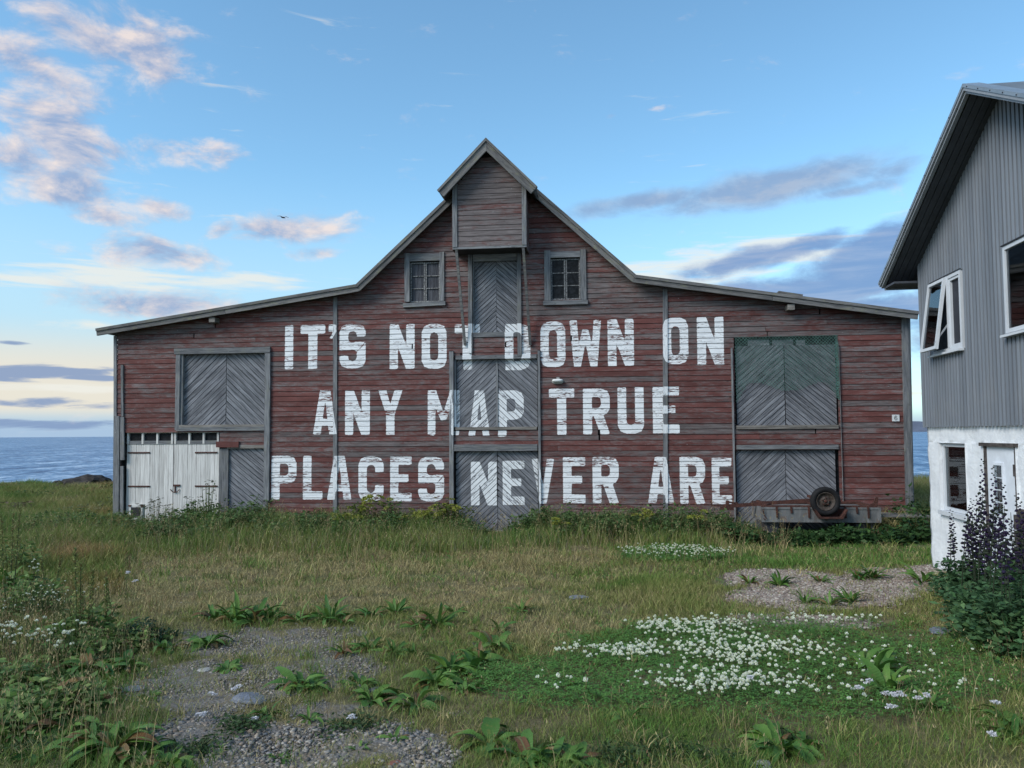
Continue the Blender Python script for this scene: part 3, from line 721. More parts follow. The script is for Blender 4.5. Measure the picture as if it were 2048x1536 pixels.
for a, b in zip(fp[:-1], fp[1:]):
    ff = .0
    MB().prism(thick(a, b, .07, .14), -.24, DEEP+.2).build('roof', M['roofing'], barn)
    # fascia: wide board and a narrower one above it, laid in lengths
    Lg = math.hypot(b[0]-a[0], b[1]-a[1]); k = max(1, round(Lg/3.2)); A, B = np.array(a), np.array(b)
    for i_ in range(k):
        u, v_ = A+(B-A)*i_/k, A+(B-A)*(i_+1)/k; d_ = (B-A)/Lg; u = u+d_*.003; v_ = v_-d_*.003
        plank(barn, thick(u, v_, -.015, .085), .24, .285, M['fascia'], math.atan2(d_[1], d_[0]), name='barge_board', letters=False)
    for i_ in range(max(1, k-1)):
        u, v_ = A+(B-A)*i_/max(1, k-1), A+(B-A)*(i_+1)/max(1, k-1); d_ = (B-A)/Lg; u = u+d_*.003; v_ = v_-d_*.003
        plank(barn, thick(u, v_, .087, .150), .24, .31, M['fascia'], math.atan2(d_[1], d_[0]), name='cover_board', letters=False)
# a loose strip lying on the right roof, beam ends under the eaves
q0, q1 = BF.W(1552, 590), BF.W(1600, 597); plank(barn, thick(q0, q1, .01, .05), -.3, .22, M['fascia'], math.atan2(q1[1]-q0[1], q1[0]-q0[0]), name='cover_board', letters=False)
for x, y in ((434, 643), (1577, 618)):
    s_, z_ = BF.W(x, y); MB().box(s_-.07, s_+.07, -.24, .1, z_-.05, z_+.06).build('beam_end', M['log'], barn)

# --- doors and hatches
def door_part(name, a, b, z0, z1, n=-.09):
    d_ = MB().box(a+.004, b-.004, -n+.01, -n+.04, z0, z1).build(name, M['dark'], barn); return d_
def hb(d_, x0, x1, y0, y1, n0=-.02, n1=.05, mat=None, name='beam'):      # horizontal board by pixels
    (a, zt), (b, zb) = BF.W(x0, y0), BF.W(x1, y1); return plank(d_, [(a, zb), (b, zb), (b, zt), (a, zt)], n0, n1, mat or M['trim'], 0, name=name)
def vb(d_, x0, x1, y0, y1, n0=-.02, n1=.05, mat=None, name='post'):
    (a, zt), (b, zb) = BF.W(x0, y0), BF.W(x1, y1); return plank(d_, [(a, zb), (b, zb), (b, zt), (a, zt)], n0, n1, mat or M['trim'], math.pi/2, name=name)
# left hatch
a, b, z0, z1 = rect(365, 532, 707, 850); h = door_part('hatch', a, b, z0, z1); cm = WX(450, 780)
diag_leaf(h, a, cm-.006, z0, z1, 1, -.085, -.06); diag_leaf(h, cm+.006, b, z0, z1, -1, -.085, -.06)
vb(h, 354, 360, 706, 860); vb(h, 360.3, 365, 707, 850, -.08, .02); vb(h, 532, 539.5, 706, 1003, -.03, .06); hb(h, 351, 542, 698, 705.5, -.02, .065); hb(h, 360.3, 531.7, 850, 853.5, -.08, .05, M['log'], 'sill'); hb(h, 354, 531.7, 854, 861)
# small diagonal door and its post
a, b, z0, z1 = rect(456.5, 532.5, 897, 1075); z0 = ZB; h = door_part('side_door', a, b, z0, z1); diag_leaf(h, a, b, z0, z1, -1, -.085, -.06, th=38)
vb(h, 438, 454, 897, 1075, -.09, -.01); hb(h, 455, 532, 890, 896.5, -.05, .02, M['log'], 'lintel'); o_ = hb(h, 434, 479, 883, 894.5, .021, .05, M['siding'], 'lintel'); o_['red'] = .9
# white double door
(a, zt), (b, zb) = BF.W(252, 864), BF.W(434, 1075); zb = ZB; cm = WX(344.2, 950)
h = door_part('double_door', a, b, zb, zt, -.10)
zr0, zr1 = BF.H(340, 881.3), BF.H(340, 888)
for (p, q) in ((a, cm-.008), (cm+.008, b)):
    n = 10; ww = (q-p)/n
    for i_ in range(n): plank(h, [(p+i_*ww+.0025, zb), (p+(i_+1)*ww-.0025, zb), (p+(i_+1)*ww-.0025, zr0-.003), (p+i_*ww+.0025, zr0-.003)], -.09, -.05+random.uniform(-.002, .002), M['white_boards'], math.pi/2, letters=False)
    plank(h, [(p, zr0+.0), (q, zr0), (q, zr1), (p, zr1)], -.09, -.035, M['trim'], 0, name='rail', letters=False)
    plank(h, [(p, zt-.03), (q, zt-.03), (q, zt), (p, zt)], -.09, -.03, M['white_boards'], 0, name='rail', letters=False)
    for i_ in range(4):
        x = p+.03+(q-p-.06)*i_/3; plank(h, [(x-.022, zr1+.001), (x+.022, zr1+.001), (x+.022, zt-.031), (x-.022, zt-.031)], -.09, -.032, M['white_boards'], math.pi/2, name='muntin', letters=False)
    for i_ in range(3):
        x0, x1 = p+.05+(q-p-.06)*i_/3, p+.01+(q-p-.06)*(i_+1)/3; MB().box(x0-.02, x1+.02, .085, .092, zr1, zt-.03).build('pane', M['old_glass'], h)
for x0, x1, y in ((253, 298, 905.6), (253, 298, 973), (388, 433, 905.3), (388, 433, 972.6)):
    (p, zz), (q, _) = BF.W(x0, y), BF.W(x1, y); MB().box(p, q, .035, .05, zz-.017, zz+.017).build('hinge', M['rust'], h)
    for u in (.1, .5, .92): MB().lathe([(0, -.008), (.012, -.008), (.014, 0)], 8, 'y', (p+(q-p)*u, .035, zz)).build('bolt', M['rust'], h)
p, zz = BF.W(350, 971); MB().box(p-.06, p+.10, .02, .047, zz-.02, zz+.02).box(p-.03, p-.005, .025, .05, zz-.16, zz+.02).build('latch', M['rust'], h)
MB().tube([(p-.13, .035, zz-.09), (p-.08, .02, zz-.14), (p-.02, .02, zz-.16), (p+.05, .02, zz-.14), (p+.09, .035, zz-.09)], .009, 6).build('chain', M['rust'], h)
(p, z1_), (q, z0_) = BF.W(260, 1013), BF.W(281, 1036)
hh = MB().box(p-.03, q+.03, .02, .049, z1_-.02, z1_+.05).box(p-.03, p+.01, .02, .049, z0_-.03, z1_).box(q-.01, q+.03, .02, .049, z0_-.03, z1_).box(p-.03, q+.03, .02, .049, z0_-.05, z0_).build('vent_frame', M['white_boards'], h)
MB().box(p+.011, q-.011, .03, .046, z0_, z1_-.021).build('vent', M['dark'], h)
MB().box(p-.05, p+.02, .005, .02, z1_+.0, z1_+.035).box(q-.02, q+.05, .005, .02, z1_, z1_+.035).build('vent_hinge', M['rust'], h)
# loft door under the hoist
a, b, z0, z1 = rect(948, 1034, 522, 669); h = door_part('loft_door', a, b, z0, z1); cm = WX(992, 600)
diag_leaf(h, a, cm-.001, z0, z1, 1, -.085, -.06, .075, 42); diag_leaf(h, cm+.001, b, z0, z1, -1, -.085, -.06, .075, 42)
vb(h, 936.5, 945.5, 505, 706, -.02, .05); vb(h, 1034, 1043.5, 502, 712, -.02, .05); hb(h, 946, 1033.5, 510, 521, -.02, .035, name='lintel'); vb(h, 946, 948.5, 522, 668, -.08, .0)
# loft apron board sill
hb(h, 946, 1034, 665.5, 673, -.02, .03, name='sill')
# middle doors
a, b, z0, z1 = rect(912, 1075, 717, 856); h = door_part('double_hatch', a, b, z0, z1); cm = WX(993.5, 780)
diag_leaf(h, a, cm-.02, z0, z1, 1, -.085, -.06); diag_leaf(h, cm+.02, b, z0, z1, -1, -.085, -.06); vb(h, 991.4, 996, 717, 856, -.08, -.045, name='post')
vb(h, 908.3, 912, 717, 856, -.09, .0, name='jamb'); vb(h, 899, 908, 702, 1060, -.03, .055); vb(h, 1075.5, 1083, 700, 1060, -.03, .055); hb(h, 909, 1075, 711.5, 716.5, -.02, .04, name='lintel'); hb(h, 908.5, 1075, 854.5, 859, -.09, .03, M['log'], 'sill')
hb(h, 908.5, 1075, 889, 901.5, -.09, .045, name='lintel')
a, b, z0, z1 = rect(911, 1076, 903, 1062); h = door_part('double_door', a, b, z0, z1); 
diag_leaf(h, a, cm-.006, z0, z1, 1, -.085, -.06); diag_leaf(h, cm+.006, b, z0, z1, -1, -.085, -.06)
hb(h, 930, 1052, 1060, 1064, -.08, .05, M['log'], 'sill')
# right hatch
a, b, z0, z1 = rect(1472, 1676, 692, 852); h = door_part('hatch', a, b, z0, z1+.18); cm = WX(1571, 770)
diag_leaf(h, a, cm-.01, z0, z1, 1, -.085, -.06, .082, 41); diag_leaf(h, cm+.01, b, z0, z1, -1, -.085, -.06, .082, 41)
vb(h, 1461, 1472, 697, 1060, -.03, .055); vb(h, 1676.5, 1687, 689, 1060, -.03, .055); hb(h, 1472.5, 1676, 851, 857, -.09, .045, M['log'], 'sill'); hb(h, 1472.5, 1676, 890, 898, -.09, .045, name='lintel')
for x0, x1 in ((1497, 1540), (1546, 1588), (1594, 1612)): hb(h, x0, x1, 679, 690, -.085, -.07, M['door'], 'board')
a, b, z0, z1 = rect(1473, 1676, 899, 1062); z0 = ZB; h = door_part('double_door', a, b, z0, z1); cm = WX(1573, 960)
diag_leaf(h, a, cm-.006, z0, z1, 1, -.085, -.06); diag_leaf(h, cm+.006, b, z0, z1, -1, -.085, -.06)
# --- windows
def window(x0, x1, y0, y1, gx0, gx1, gy0, gy1, boarded, tl=0.0):
    (a, zt), (b, zb) = BF.W(x0, y0), BF.W(x1, y1); (ga, gt), (gb, gbm) = BF.W(gx0, gy0), BF.W(gx1, gy1)
    wn = MB().box(ga, gb, .085, .11, gbm, gt).build('window', M['dark'], barn)
    ws, wt = ga-a, zt-gt
    plank(wn, [(a, zb+.1), (ga-.002, zb+.1), (ga-.002, zt), (a, zt)], -.02, .045, M['trim'], math.pi/2, name='frame'); plank(wn, [(gb+.002, zb+.1), (b, zb+.1), (b, zt), (gb+.002, zt)], -.02, .045, M['trim'], math.pi/2, name='frame')
    plank(wn, [(ga, gt+.02), (gb, gt+.02), (gb, zt-.03), (ga, zt-.03)], -.02, .035, M['trim'], 0, name='frame'); plank(wn, [(a-.03, zb-.0-tl), (b+.03, zb), (b+.03, zb+.09), (a-.03, zb+.09-tl)], -.02, .07, M['trim'], 0, name='sill')
    mid = (ga+gb)/2
    for p, q in ((ga+.004, mid-.006), (mid+.006, gb-.004)):
        sash = MB().box(p, p+.028, .03, .06, gbm, gt).box(q-.028, q, .03, .06, gbm, gt).box(p+.028, q-.028, .03, .06, gbm, gbm+.028).box(p+.028, q-.028, .03, .06, gt-.028, gt).build('sash', M['old_white'], wn)
        hts = [gbm+.028+(gt-gbm-.056)*k/3 for k in range(4)]
        for k in (1, 2): MB().box(p+.029, q-.029, .035, .055, hts[k]-.009, hts[k]+.009).build('muntin', M['old_white'], wn)
        if boarded:
            for k in range(4):
                u0, u1 = p+.03+(q-p-.06)*k/4, p+.03+(q-p-.06)*(k+1)/4; plank(wn, [(u0+.002, gbm+.03), (u1-.002, gbm+.03), (u1-.002, gt-.03), (u0+.002, gt-.03)], -.08, -.062, M['dark_boards'], math.pi/2, letters=False)
        else:
            for k in range(3): MB().box(p+.028, q-.028, .046, .05, hts[k]+.004, hts[k+1]-.004).build('pane', M['old_glass'], wn)
window(810, 889, 507, 611, 820, 880, 525, 603, True, .03); window(1088.5, 1173, 502, 609, 1101, 1161, 518, 598, False)
# --- hoist box projecting from the gable
PR = .62
hoist = MB(); (ha, _), (hbm, hz0) = BF.W(905, 430, PR), BF.W(1053, 494, PR)
e0 = BF.W(880, 386, PR+.25); e1 = BF.W(1069, 379, PR+.25); pk = BF.W(972, 287, PR+.25)
zev = BF.H(905, 380, PR)
def rake(s): return min(line_z(e0, pk, s), line_z(pk, e1, s))-.07
hx = MB().prism([(ha+.02, hz0+.012), (hbm-.02, hz0+.012), (hbm-.02, rake(hbm)), (pk[0], rake(pk[0])), (ha+.02, rake(ha))], -PR+.03, .1).build('hoist_box', M['dark'], barn)
zz = hz0+.05
plank(hx, [(ha, hz0), (hbm, hz0), (hbm, hz0+.046), (ha, hz0+.046)], PR-.03, PR+.004, M['trim'], 0)
while zz < pk[1]-.2:
    zt = zz+PITCHZ-.007
    l0, r0 = ha+.11, hbm-.10
    ls = lambda z: max(l0, e0[0]+(z+.07-e0[1])*(pk[0]-e0[0])/(pk[1]-e0[1])); rs = lambda z: min(r0, e1[0]+(z+.07-e1[1])*(pk[0]-e1[0])/(pk[1]-e1[1]))
    if rs(zt)-ls(zt) > .04: o_ = plank(hx, [(ls(zz), zz), (rs(zz), zz), (rs(zt), zt), (ls(zt), zt)], PR-.03, PR, M['siding'], tilt=.009, red=max(.05, random.gauss(.40, .1)))
    zz += PITCHZ
plank(hx, [(ha, hz0+.047), (ha+.105, hz0+.047), (ha+.105, rake(ha+.105)), (ha, rake(ha))], PR-.03, PR+.02, M['trim'], math.pi/2, name='corner_board')
plank(hx, [(hbm-.095, hz0+.047), (hbm, hz0+.047), (hbm, rake(hbm)), (hbm-.095, rake(hbm-.095))], PR-.03, PR+.02, M['trim'], math.pi/2, name='corner_board')
zz = hz0
while zz < rake(hbm)-.05:                         # boards on both cheeks
    zt = min(zz+PITCHZ-.006, rake(hbm))
    for s_ in (hbm-.012, ha-.008): 
        o_ = MB().box(-(PR-.05)/2, (PR-.05)/2, -.01, .01, -(zt-zz)/2, (zt-zz)/2).build('plank', M['siding'], hx, (s_, -(PR-.03)/2, (zz+zt)/2), (0, 0, math.pi/2)); o_['red'] = .45
    zz += PITCHZ
rf = MB().prism(thick(e0, pk, -.02, .05, pk), -(PR+.2), .9).build('hoist_roof', M['roofing'], barn)
MB().prism(thick(pk, e1, -.02, .05, pk), -(PR+.2), .9).build('roof_slope', M['roofing'], rf)
for a_, b_ in ((e0, pk), (pk, e1)):
    an = math.atan2(b_[1]-a_[1], b_[0]-a_[0])
    plank(rf, thick(a_, b_, -.11, .035, pk), PR+.2, PR+.25, M['fascia'], an, name='barge_board', letters=False); plank(rf, thick(a_, b_, .036, .085, pk), PR+.16, PR+.28, M['fascia'], an, name='cover_board', letters=False)
for (x0, y0), (x1, y1) in (((912.5, 497), (930, 690)), ((1046.5, 494), (1060.5, 690))):
    (p0, z0), (p1, z1) = BF.W(x0, y0, PR-.03), BF.W(x1, y1, .04)
    MB().bar((p0, -(PR-.03), z0), (p1, -.04, z1), .055, .055).build('strut', M['fascia'], barn)

# --- things fixed to the barn front
s_, z_ = BF.W(1115.5, 763); lp = empty('wall_lamp', BF.world(s_, .02, z_), -BF.a); tag(lp, 'small white oval bulkhead lamp on the barn wall above the word TRUE', 'lamp')
prof = [(.0, -.16), (.05, -.155), (.075, -.13), (.085, -.09)]
def oval(z0, z1, grow, dep):
    m_ = MB(); n = 20; v = []; f = []
    rings = [(1.0, 0.0), (1.0, dep*.5), (.86, dep*.85), (.55, dep)]
    for k, (sc, d_) in enumerate(rings):
        for j in range(n):
            t = 2*math.pi*j/n; cx = math.copysign(abs(math.cos(t))**.6, math.cos(t)); sz = math.copysign(abs(math.sin(t))**.8, math.sin(t)); v.append((.125*sc*cx*grow, -d_, (z0+z1)/2+(z1-z0)/2*sc*sz))
    for k in range(len(rings)-1):
        for j in range(n): f.append((k*n+j, k*n+(j+1) % n, (k+1)*n+(j+1) % n, (k+1)*n+j))
    f.append(tuple(range((len(rings)-1)*n, len(rings)*n))); return m_.add(v, f)
oval(-.055, .055, 1.0, .06).build('lamp_base', M['lamp_grey'], lp, smooth=True); oval(-.02, .05, .97, .13).build('lamp_glass', M['lamp_white'], lp, smooth=True); MB().box(-.025, .04, -.03, 0, .055, .085).build('bracket', M['lamp_grey'], lp)
s_, z_ = BF.W(1790.5, 836); sg = empty('number_plate', BF.world(s_, .02, z_), -BF.a); tag(sg, 'small white house number plate reading 6 near the barn corner board', 'sign')
MB().box(-.072, .072, -.012, 0, -.068, .068).build('plate', M['sign_white'], sg)
g = MB(); tk = .011
pts = [(.022, .030), (.008, .043), (-.010, .040), (-.022, .022), (-.025, -.012), (-.016, -.036), (0, -.042), (.018, -.034), (.024, -.014), (.015, .004), (0, .008), (-.018, .0)]
g.tube([(x, -.0135, z) for x, z in pts], .0065, 5); g.build('numeral', M['ink'], sg)
# green net hung over the top of the right hatch
(na, nzt), (nb, _) = BF.W(1469, 678), BF.W(1675, 678); _, nzb = BF.W(1570, 775); _, nze = BF.W(1670, 800)
nv = MB(); sp_ = .034; zt = nzt+.04
def net_low(u): return nzb+.10*math.sin(u*9)+(nze-nzb-.1)*(max(0, abs(u-.5)-.36)/.14)**1.2
cell = int((nb-na)/sp_)
verts = []; faces = []
def cord(p, q, wd=.0044):
    d = Vector((q[0]-p[0], 0, q[2]-p[2])).normalized(); r = Vector((-d.z, 0, d.x))*wd; b = len(verts)
    verts.extend([Vector(p)-r, Vector(q)-r, Vector(q)+r, Vector(p)+r]); faces.append((b, b+1, b+2, b+3))
rows = int((zt-nze)/sp_)+1
for r_ in range(rows):
    for c_ in range(cell):
        u = (c_+.5)/cell; z1 = zt-r_*sp_; 
        if z1-sp_ < net_low(u): continue
        x0 = na+c_*sp_; yy = lambda x, z: -.03-.02*math.sin(x*5+z*3)
        jt = lambda x, z: (x+.006*math.sin(x*31+z*17), yy(x, z), z+.006*math.sin(x*23-z*29))
        if (r_+c_) % 2 == 0: cord(jt(x0, z1), jt(x0+sp_, z1-sp_))
        else: cord(jt(x0, z1-sp_), jt(x0+sp_, z1))
        if u > .96: cord(jt(x0, z1-.012), jt(x0+sp_, z1-sp_*.8), .006); cord(jt(x0+.01, z1-sp_), jt(x0+sp_, z1-.01), .005)
no = obj('fishing_net', mesh('fishing_net', verts, faces), M['net'], None, BF.o, (0, 0, -BF.a)); tag(no, 'green fishing net hung over the upper hatch beside the number plate', 'net')

# ------------------------------------------------------------------ overturned trailer by the right door
TN = 1.15
tr = BF.root('trailer'); tag(tr, 'rusty overturned utility trailer lying before the barn door below the net', 'trailer')
(ta, tzt), (tb, tzb) = BF.W(1523, 1016, TN), BF.W(1761, 1044, TN)
body = MB().box(ta, tb, -TN, -TN+.02, tzb, tzt).box(ta, tb, -TN+1.0, -TN+1.02, tzb, tzt).box(ta, ta+.02, -TN+.02, -TN+1.0, tzb, tzt).box(tb-.02, tb, -TN+.02, -TN+1.0, tzb, tzt).box(ta+.02, tb-.02, -TN+.02, -TN+1.0, tzt-.03, tzt-.005)
bo = body.build('side_panel', M['zinc'], tr)
MB().box(ta-.01, tb+.01, -TN-.012, -TN+.0, tzt-.02, tzt+.02).build('rail', M['zinc'], bo); MB().box(ta-.01, tb+.01, -TN-.012, -TN, tzb-.015, tzb+.01).build('rail', M['zinc'], bo); MB().box(tb-.035, tb+.012, -TN-.016, -TN, tzb, tzt+.02).build('end_strip', M['zinc'], bo)
for x in (1553, 1582, 1617, 1690, 1713, 1736):
    s_ = BF.S(x, 1030, TN); k = .6 if x in (1553, 1617, 1690, 1736) else .25; MB().bar((s_, -TN-.02, tzt+.03), (s_+.01, -TN-.02, tzt-(tzt-tzb)*k-.03), .035, .02, (0, 1, 0)).build('strap', M['rust'], tr)
zf = tzt+.05
for dy in (.02, .95): MB().box(ta-.0, tb-.05, -TN+dy, -TN+dy+.06, zf-.045, zf).build('frame_rail', M['rust'], tr)
for u in (.05, .5, .93): MB().box(ta+(tb-ta)*u, ta+(tb-ta)*u+.06, -TN+.08, -TN+.95, zf-.045, zf+.005).build('cross_member', M['rust'], tr)
c0 = BF.W(1446, 1013, TN-.5); c1 = BF.W(1640, 1001, TN-.5)
MB().bar((c0[0], -TN+.5, c0[1]), (c1[0], -TN+.5, c1[1]+.02), .06, .07).build('drawbar', M['rust'], tr)
MB().bar((c0[0]+.9, -TN+.48, c0[1]+.05), (ta+.1, -TN+.06, zf), .045, .05).build('drawbar_brace', M['rust'], tr); MB().bar((c0[0]+.9, -TN+.52, c0[1]+.05), (ta+.1, -TN+.95, zf), .045, .05).build('drawbar_brace', M['rust'], tr)
cp = MB().box(c0[0]-.05, c0[0]+.20, -TN+.45, -TN+.55, c0[1]-.07, c0[1]+.0).box(c0[0]+.06, c0[0]+.12, -TN+.46, -TN+.54, c0[1], c0[1]+.12).box(c0[0]-.22, c0[0]+.05, -TN+.48, -TN+.52, c0[1]+.01, c0[1]+.035)
cp.tube([(c0[0]-.22, -TN+.5, c0[1]+.0), (c0[0]-.24, -TN+.5, c0[1]+.1)], .012, 6).tube([(c0[0]+.12, -TN+.5, c0[1]+.09), (c0[0]+.30, -TN+.5, c0[1]+.06)], .02, 6); cp.build('coupler', M['rust'], tr)
e_ = BF.W(1757, 1012, TN); MB().prism([(e_[0]-.2, zf-.02), (e_[0], zf-.02), (e_[0]+.02, zf+.16), (e_[0]-.02, zf+.17), (e_[0]-.08, zf+.05)], -TN+.05, -TN+.08).build('stop_bracket', M['rust'], tr)
MB().tube([(ta+.02, -TN-.03, tzt-.02), (ta+.03, -TN-.04, tzt-.10), (ta+.06, -TN-.03, tzt-.17), (ta+.09, -TN-.03, tzt-.2), (ta+.05, -TN-.03, tzt-.23), (ta+.03, -TN-.03, tzt-.19)], .01, 6).build('chain', M['rust'], tr)
# wheel (> tyre, rim) and its mudguard bracket, upside down
wc = BF.W(1650.5, 1002.5, TN+.14); wr = 27/F*(17-TN)
def wheel(y0, nm='wheel'):
    wv_ = MB().lathe([(.0, .02), (wr*.30, .02), (wr*.30, .0)], 20, 'y', (wc[0], y0-.02, wc[1])).build('wheel', M['rim'], tr)
    MB().lathe([(wr*.60, -.01), (wr*.66, -.055), (wr*.82, -.075), (wr*.95, -.06), (wr, -.035), (wr, .035), (wr*.95, .06), (wr*.82, .075), (wr*.66, .055), (wr*.6, .01)], 40, 'y', (wc[0], y0, wc[1])).build('tyre', M['rubber'], wv_, smooth=True)
    MB().lathe([(wr*.12, -.035), (wr*.20, -.045), (wr*.30, -.02), (wr*.34, -.005), (wr*.47, -.012), (wr*.53, -.035), (wr*.60, -.05), (wr*.64, -.052), (wr*.645, -.03)], 40, 'y', (wc[0], y0, wc[1])).build('rim', M['rim'], wv_, smooth=True)
    MB().lathe([(0, -.05), (wr*.1, -.05), (wr*.13, -.03)], 12, 'y', (wc[0], y0, wc[1])).build('hub', M['rust'], wv_, smooth=True)
    for k in range(5):
        t = 2*math.pi*k/5+.3; MB().lathe([(0, -.055), (.014, -.055), (.016, -.02)], 6, 'y', (wc[0]+wr*.24*math.cos(t), y0, wc[1]+wr*.24*math.sin(t))).build('lug_nut', M['rust'], wv_)
wheel(-TN-.14)
MB().bar((wc[0], -TN-.1, wc[1]), (wc[0], -TN+1.1, wc[1]), .05, .05).build('axle', M['rust'], tr)
g0, g1 = BF.S(1623, 1020, TN), BF.S(1689, 1020, TN); zlow = BF.H(1650, 1034, TN)
MB().prism([(g0, tzt), (g0+.02, tzt), (g0+.13, zlow+.02), (g1-.13, zlow+.02), (g1-.02, tzt), (g1, tzt), (g1-.1, zlow-.01), (g0+.1, zlow-.01)], -TN-.24, -TN-.03).build('mudguard', M['rust'], tr)
MB().prism([(g0+.02, tzt-.0), (g0+.13, zlow+.02), (g1-.13, zlow+.02), (g1-.02, tzt)], -TN-.03, -TN-.018).build('mudguard_plate', M['rust'], tr)
# what it rests on, and the junk beside it
s_, z_ = BF.W(1560, 1060, TN-.4)
gb = lambda x, n: float(gz(*BF.world(x, n, 0)[:2]))
for x in (ta+.25, tb-.3):
    bt = empty('support_block', BF.world(x, TN-.4, gb(x, TN-.4)), -BF.a); tag(bt, 'stacked timber blocks under the overturned trailer', 'timber block', 'blocks under the trailer')
    zz = 0; k = 0; top = tzb-.016-gb(x, TN-.4)
    while zz < top-.01: hgt = min(.12, top-zz); MB().box(-.12+.03*(k % 2), .12-.02*(k % 3), -.30, .4, zz, zz+hgt-.003).build('block', M['dark_boards'], bt); zz += hgt; k += 1
rk = empty('pallet', BF.world(BF.S(1790, 1050, .8), .75, 0), -BF.a); tag(rk, 'low dark wooden rack standing on the grass at the barn corner', 'rack')
b0 = gb(BF.S(1790, 1050, .8), .75); w_ = .55
for k in range(3): MB().box(-w_, w_, -.3+.22*k, -.2+.22*k, b0+.40, b0+.44).build('slat', M['fascia'], rk)
for x in (-w_+.02, w_-.08):
    for y in (-.29, .15): MB().box(x, x+.07, y, y+.07, b0-.05, b0+.40).build('leg', M['fascia'], rk)
tl = empty('tile_stack', BF.world(BF.S(1768, 1058, 1.1), 1.1, 0), -BF.a+.2); tag(tl, 'pinkish clay tiles stacked under the trailer end', 'tiles')
b0 = gb(BF.S(1768, 1058, 1.1), 1.1)
M['clay'] = plain('faded clay', (.30, .17, .13), .85, .2, 10)
for k in range(3): MB().box(-.2+.03*k, .2+.02*k, -.12, .12, b0+.06*k, b0+.06*k+.05).build('tile', M['clay'], tl)

# ------------------------------------------------------------------ grey house on the right
hs = HF.root('house'); tag(hs, 'grey clad house with whitewashed masonry ground floor and steep eaves', 'house')
OV = .40                                          # roof overhang at the gable
HW = HF.W; zsid = HW(1846, 853, .05)[1]
ew = HW(1766, 577, OV); pkh = HW(1936, 186, OV); half = pkh[0]; WID = 2*half          # eave tip, apex (soffit line)
slope = (pkh[1]-ew[1])/(pkh[0]-ew[0])
def hsof(s): return pkh[1]-abs(s-half)*slope     # underside of the roof
def hbox(x0, x1, n0, n1, z0, z1): return MB().box(x0, x1, -n1, -n0, z0, z1)
WD = [ # window and door holes in the two storeys: s0,s1,z0,z1
 (*[HF.S(1882, 950, 0), HF.S(1935, 950, 0)], HF.H(1900, 1030, 0), HF.H(1900, 886, 0)),
 (*[HF.S(1971, 950, 0), HF.S(2036, 950, 0)], -.3, HF.H(1990, 888, 0))]
(uw0, uz1), (uw1, uz0) = HW(1862, 568, .05), HW(1927, 696, .05)
(rw0, rz1) = HW(2008, 494, .05); rz0 = HF.H(2008, 669, .05); rw1 = rw0+.95
# lower storey: rough masonry with an uneven, lumpy face, pierced by the window and the door
def rough_wall():
    xs = sorted(set([round(x, 3) for x in np.arange(0, WID, .05)]+[w_[0] for w_ in WD]+[w_[1] for w_ in WD]+[WID])); zs = sorted(set([round(x, 3) for x in np.arange(-.5, zsid, .05)]+[WD[0][2], WD[0][3], WD[1][3], zsid]))
    v = []; f = []; idx = {}
    def vv(x, z, d=0.0):
        k = (round(x, 4), round(z, 4), d)
        if k not in idx:
            bump = 0 if d else .004*math.sin(x*7+z*5)+.004*math.sin(x*17-z*13+1)+.005*math.sin(z*9.3+2)*math.cos(x*5)+random.uniform(-.003, .003)
            edge = 0 if (d or x > .01) else .010*math.sin(z*8.3)+.010*math.sin(z*19+1)
            idx[k] = len(v); v.append((x-edge, d-bump, z))
        return idx[k]
    for xa, xb in zip(xs[:-1], xs[1:]):
        for za, zb_ in zip(zs[:-1], zs[1:]):
            cx_, cz_ = (xa+xb)/2, (za+zb_)/2
            if any(w_[0] < cx_ < w_[1] and w_[2] < cz_ < w_[3] for w_ in WD): continue
            f.append((vv(xa, za), vv(xb, za), vv(xb, zb_), vv(xa, zb_)))
    for za, zb_ in zip(zs[:-1], zs[1:]): f.append((vv(0, za, 6.0), vv(0, za), vv(0, zb_), vv(0, zb_, 6.0)))       # side round the corner
    for w_ in WD:                                  # reveals
        for p, q in (((w_[0], w_[2]), (w_[0], w_[3])), ((w_[0], w_[3]), (w_[1], w_[3])), ((w_[1], w_[3]), (w_[1], w_[2])), ((w_[1], w_[2]), (w_[0], w_[2]))):
            b = len(v); v.extend([(p[0], -.02, p[1]), (q[0], -.02, q[1]), (q[0], .11, q[1]), (p[0], .11, p[1])]); f.append((b, b+1, b+2, b+3))
    return mesh('masonry_wall', v, f, True)
obj('masonry_wall', rough_wall(), M['masonry'], hs)
hbox(.1, WID, -6, -.112, -.5, zsid).build('inner_wall', M['room'], hs)
# upper storey cladding: each vertical board its own
def upper_body():
    p = [(.0, zsid+.01), (WID, zsid+.01), (WID, hsof(WID)), (half, hsof(half)), (0, hsof(0))]
    return MB().prism(p, -.02, 6.0).build('upper_wall', M['house_dark'], hs)
up = upper_body(); PB = .091; k = 0
sx = .0
while sx < WID-.01:
    a_, b_ = sx, min(sx+PB-.031, WID); z1 = min(hsof(a_), hsof(b_))+.05
    segs = [(zsid-.012, z1)]
    for (q0, q1, c0, c1) in ((uw0, uw1, uz0, uz1), (rw0, rw1, rz0, rz1)):
        if a_ < q1-.02 and b_ > q0+.02:
            segs = [s2 for (u0, u1) in segs for s2 in ((u0, min(u1, c0)), (max(u0, c1), u1)) if s2[1]-s2[0] > .02]
    for u0, u1 in segs: hbox(a_, b_, .02, .05, u0, u1).build('plank', M['house_grey'], up)
    sx += PB
hbox(-.012, .045, .02, .058, zsid-.015, hsof(0)+.03).build('corner_board', M['house_grey'], up)
# side wall cladding just round the corner
hbox(-.03, -.0, -6, .02, zsid-.012, hsof(0)).build('side_cladding', M['house_grey'], hs)
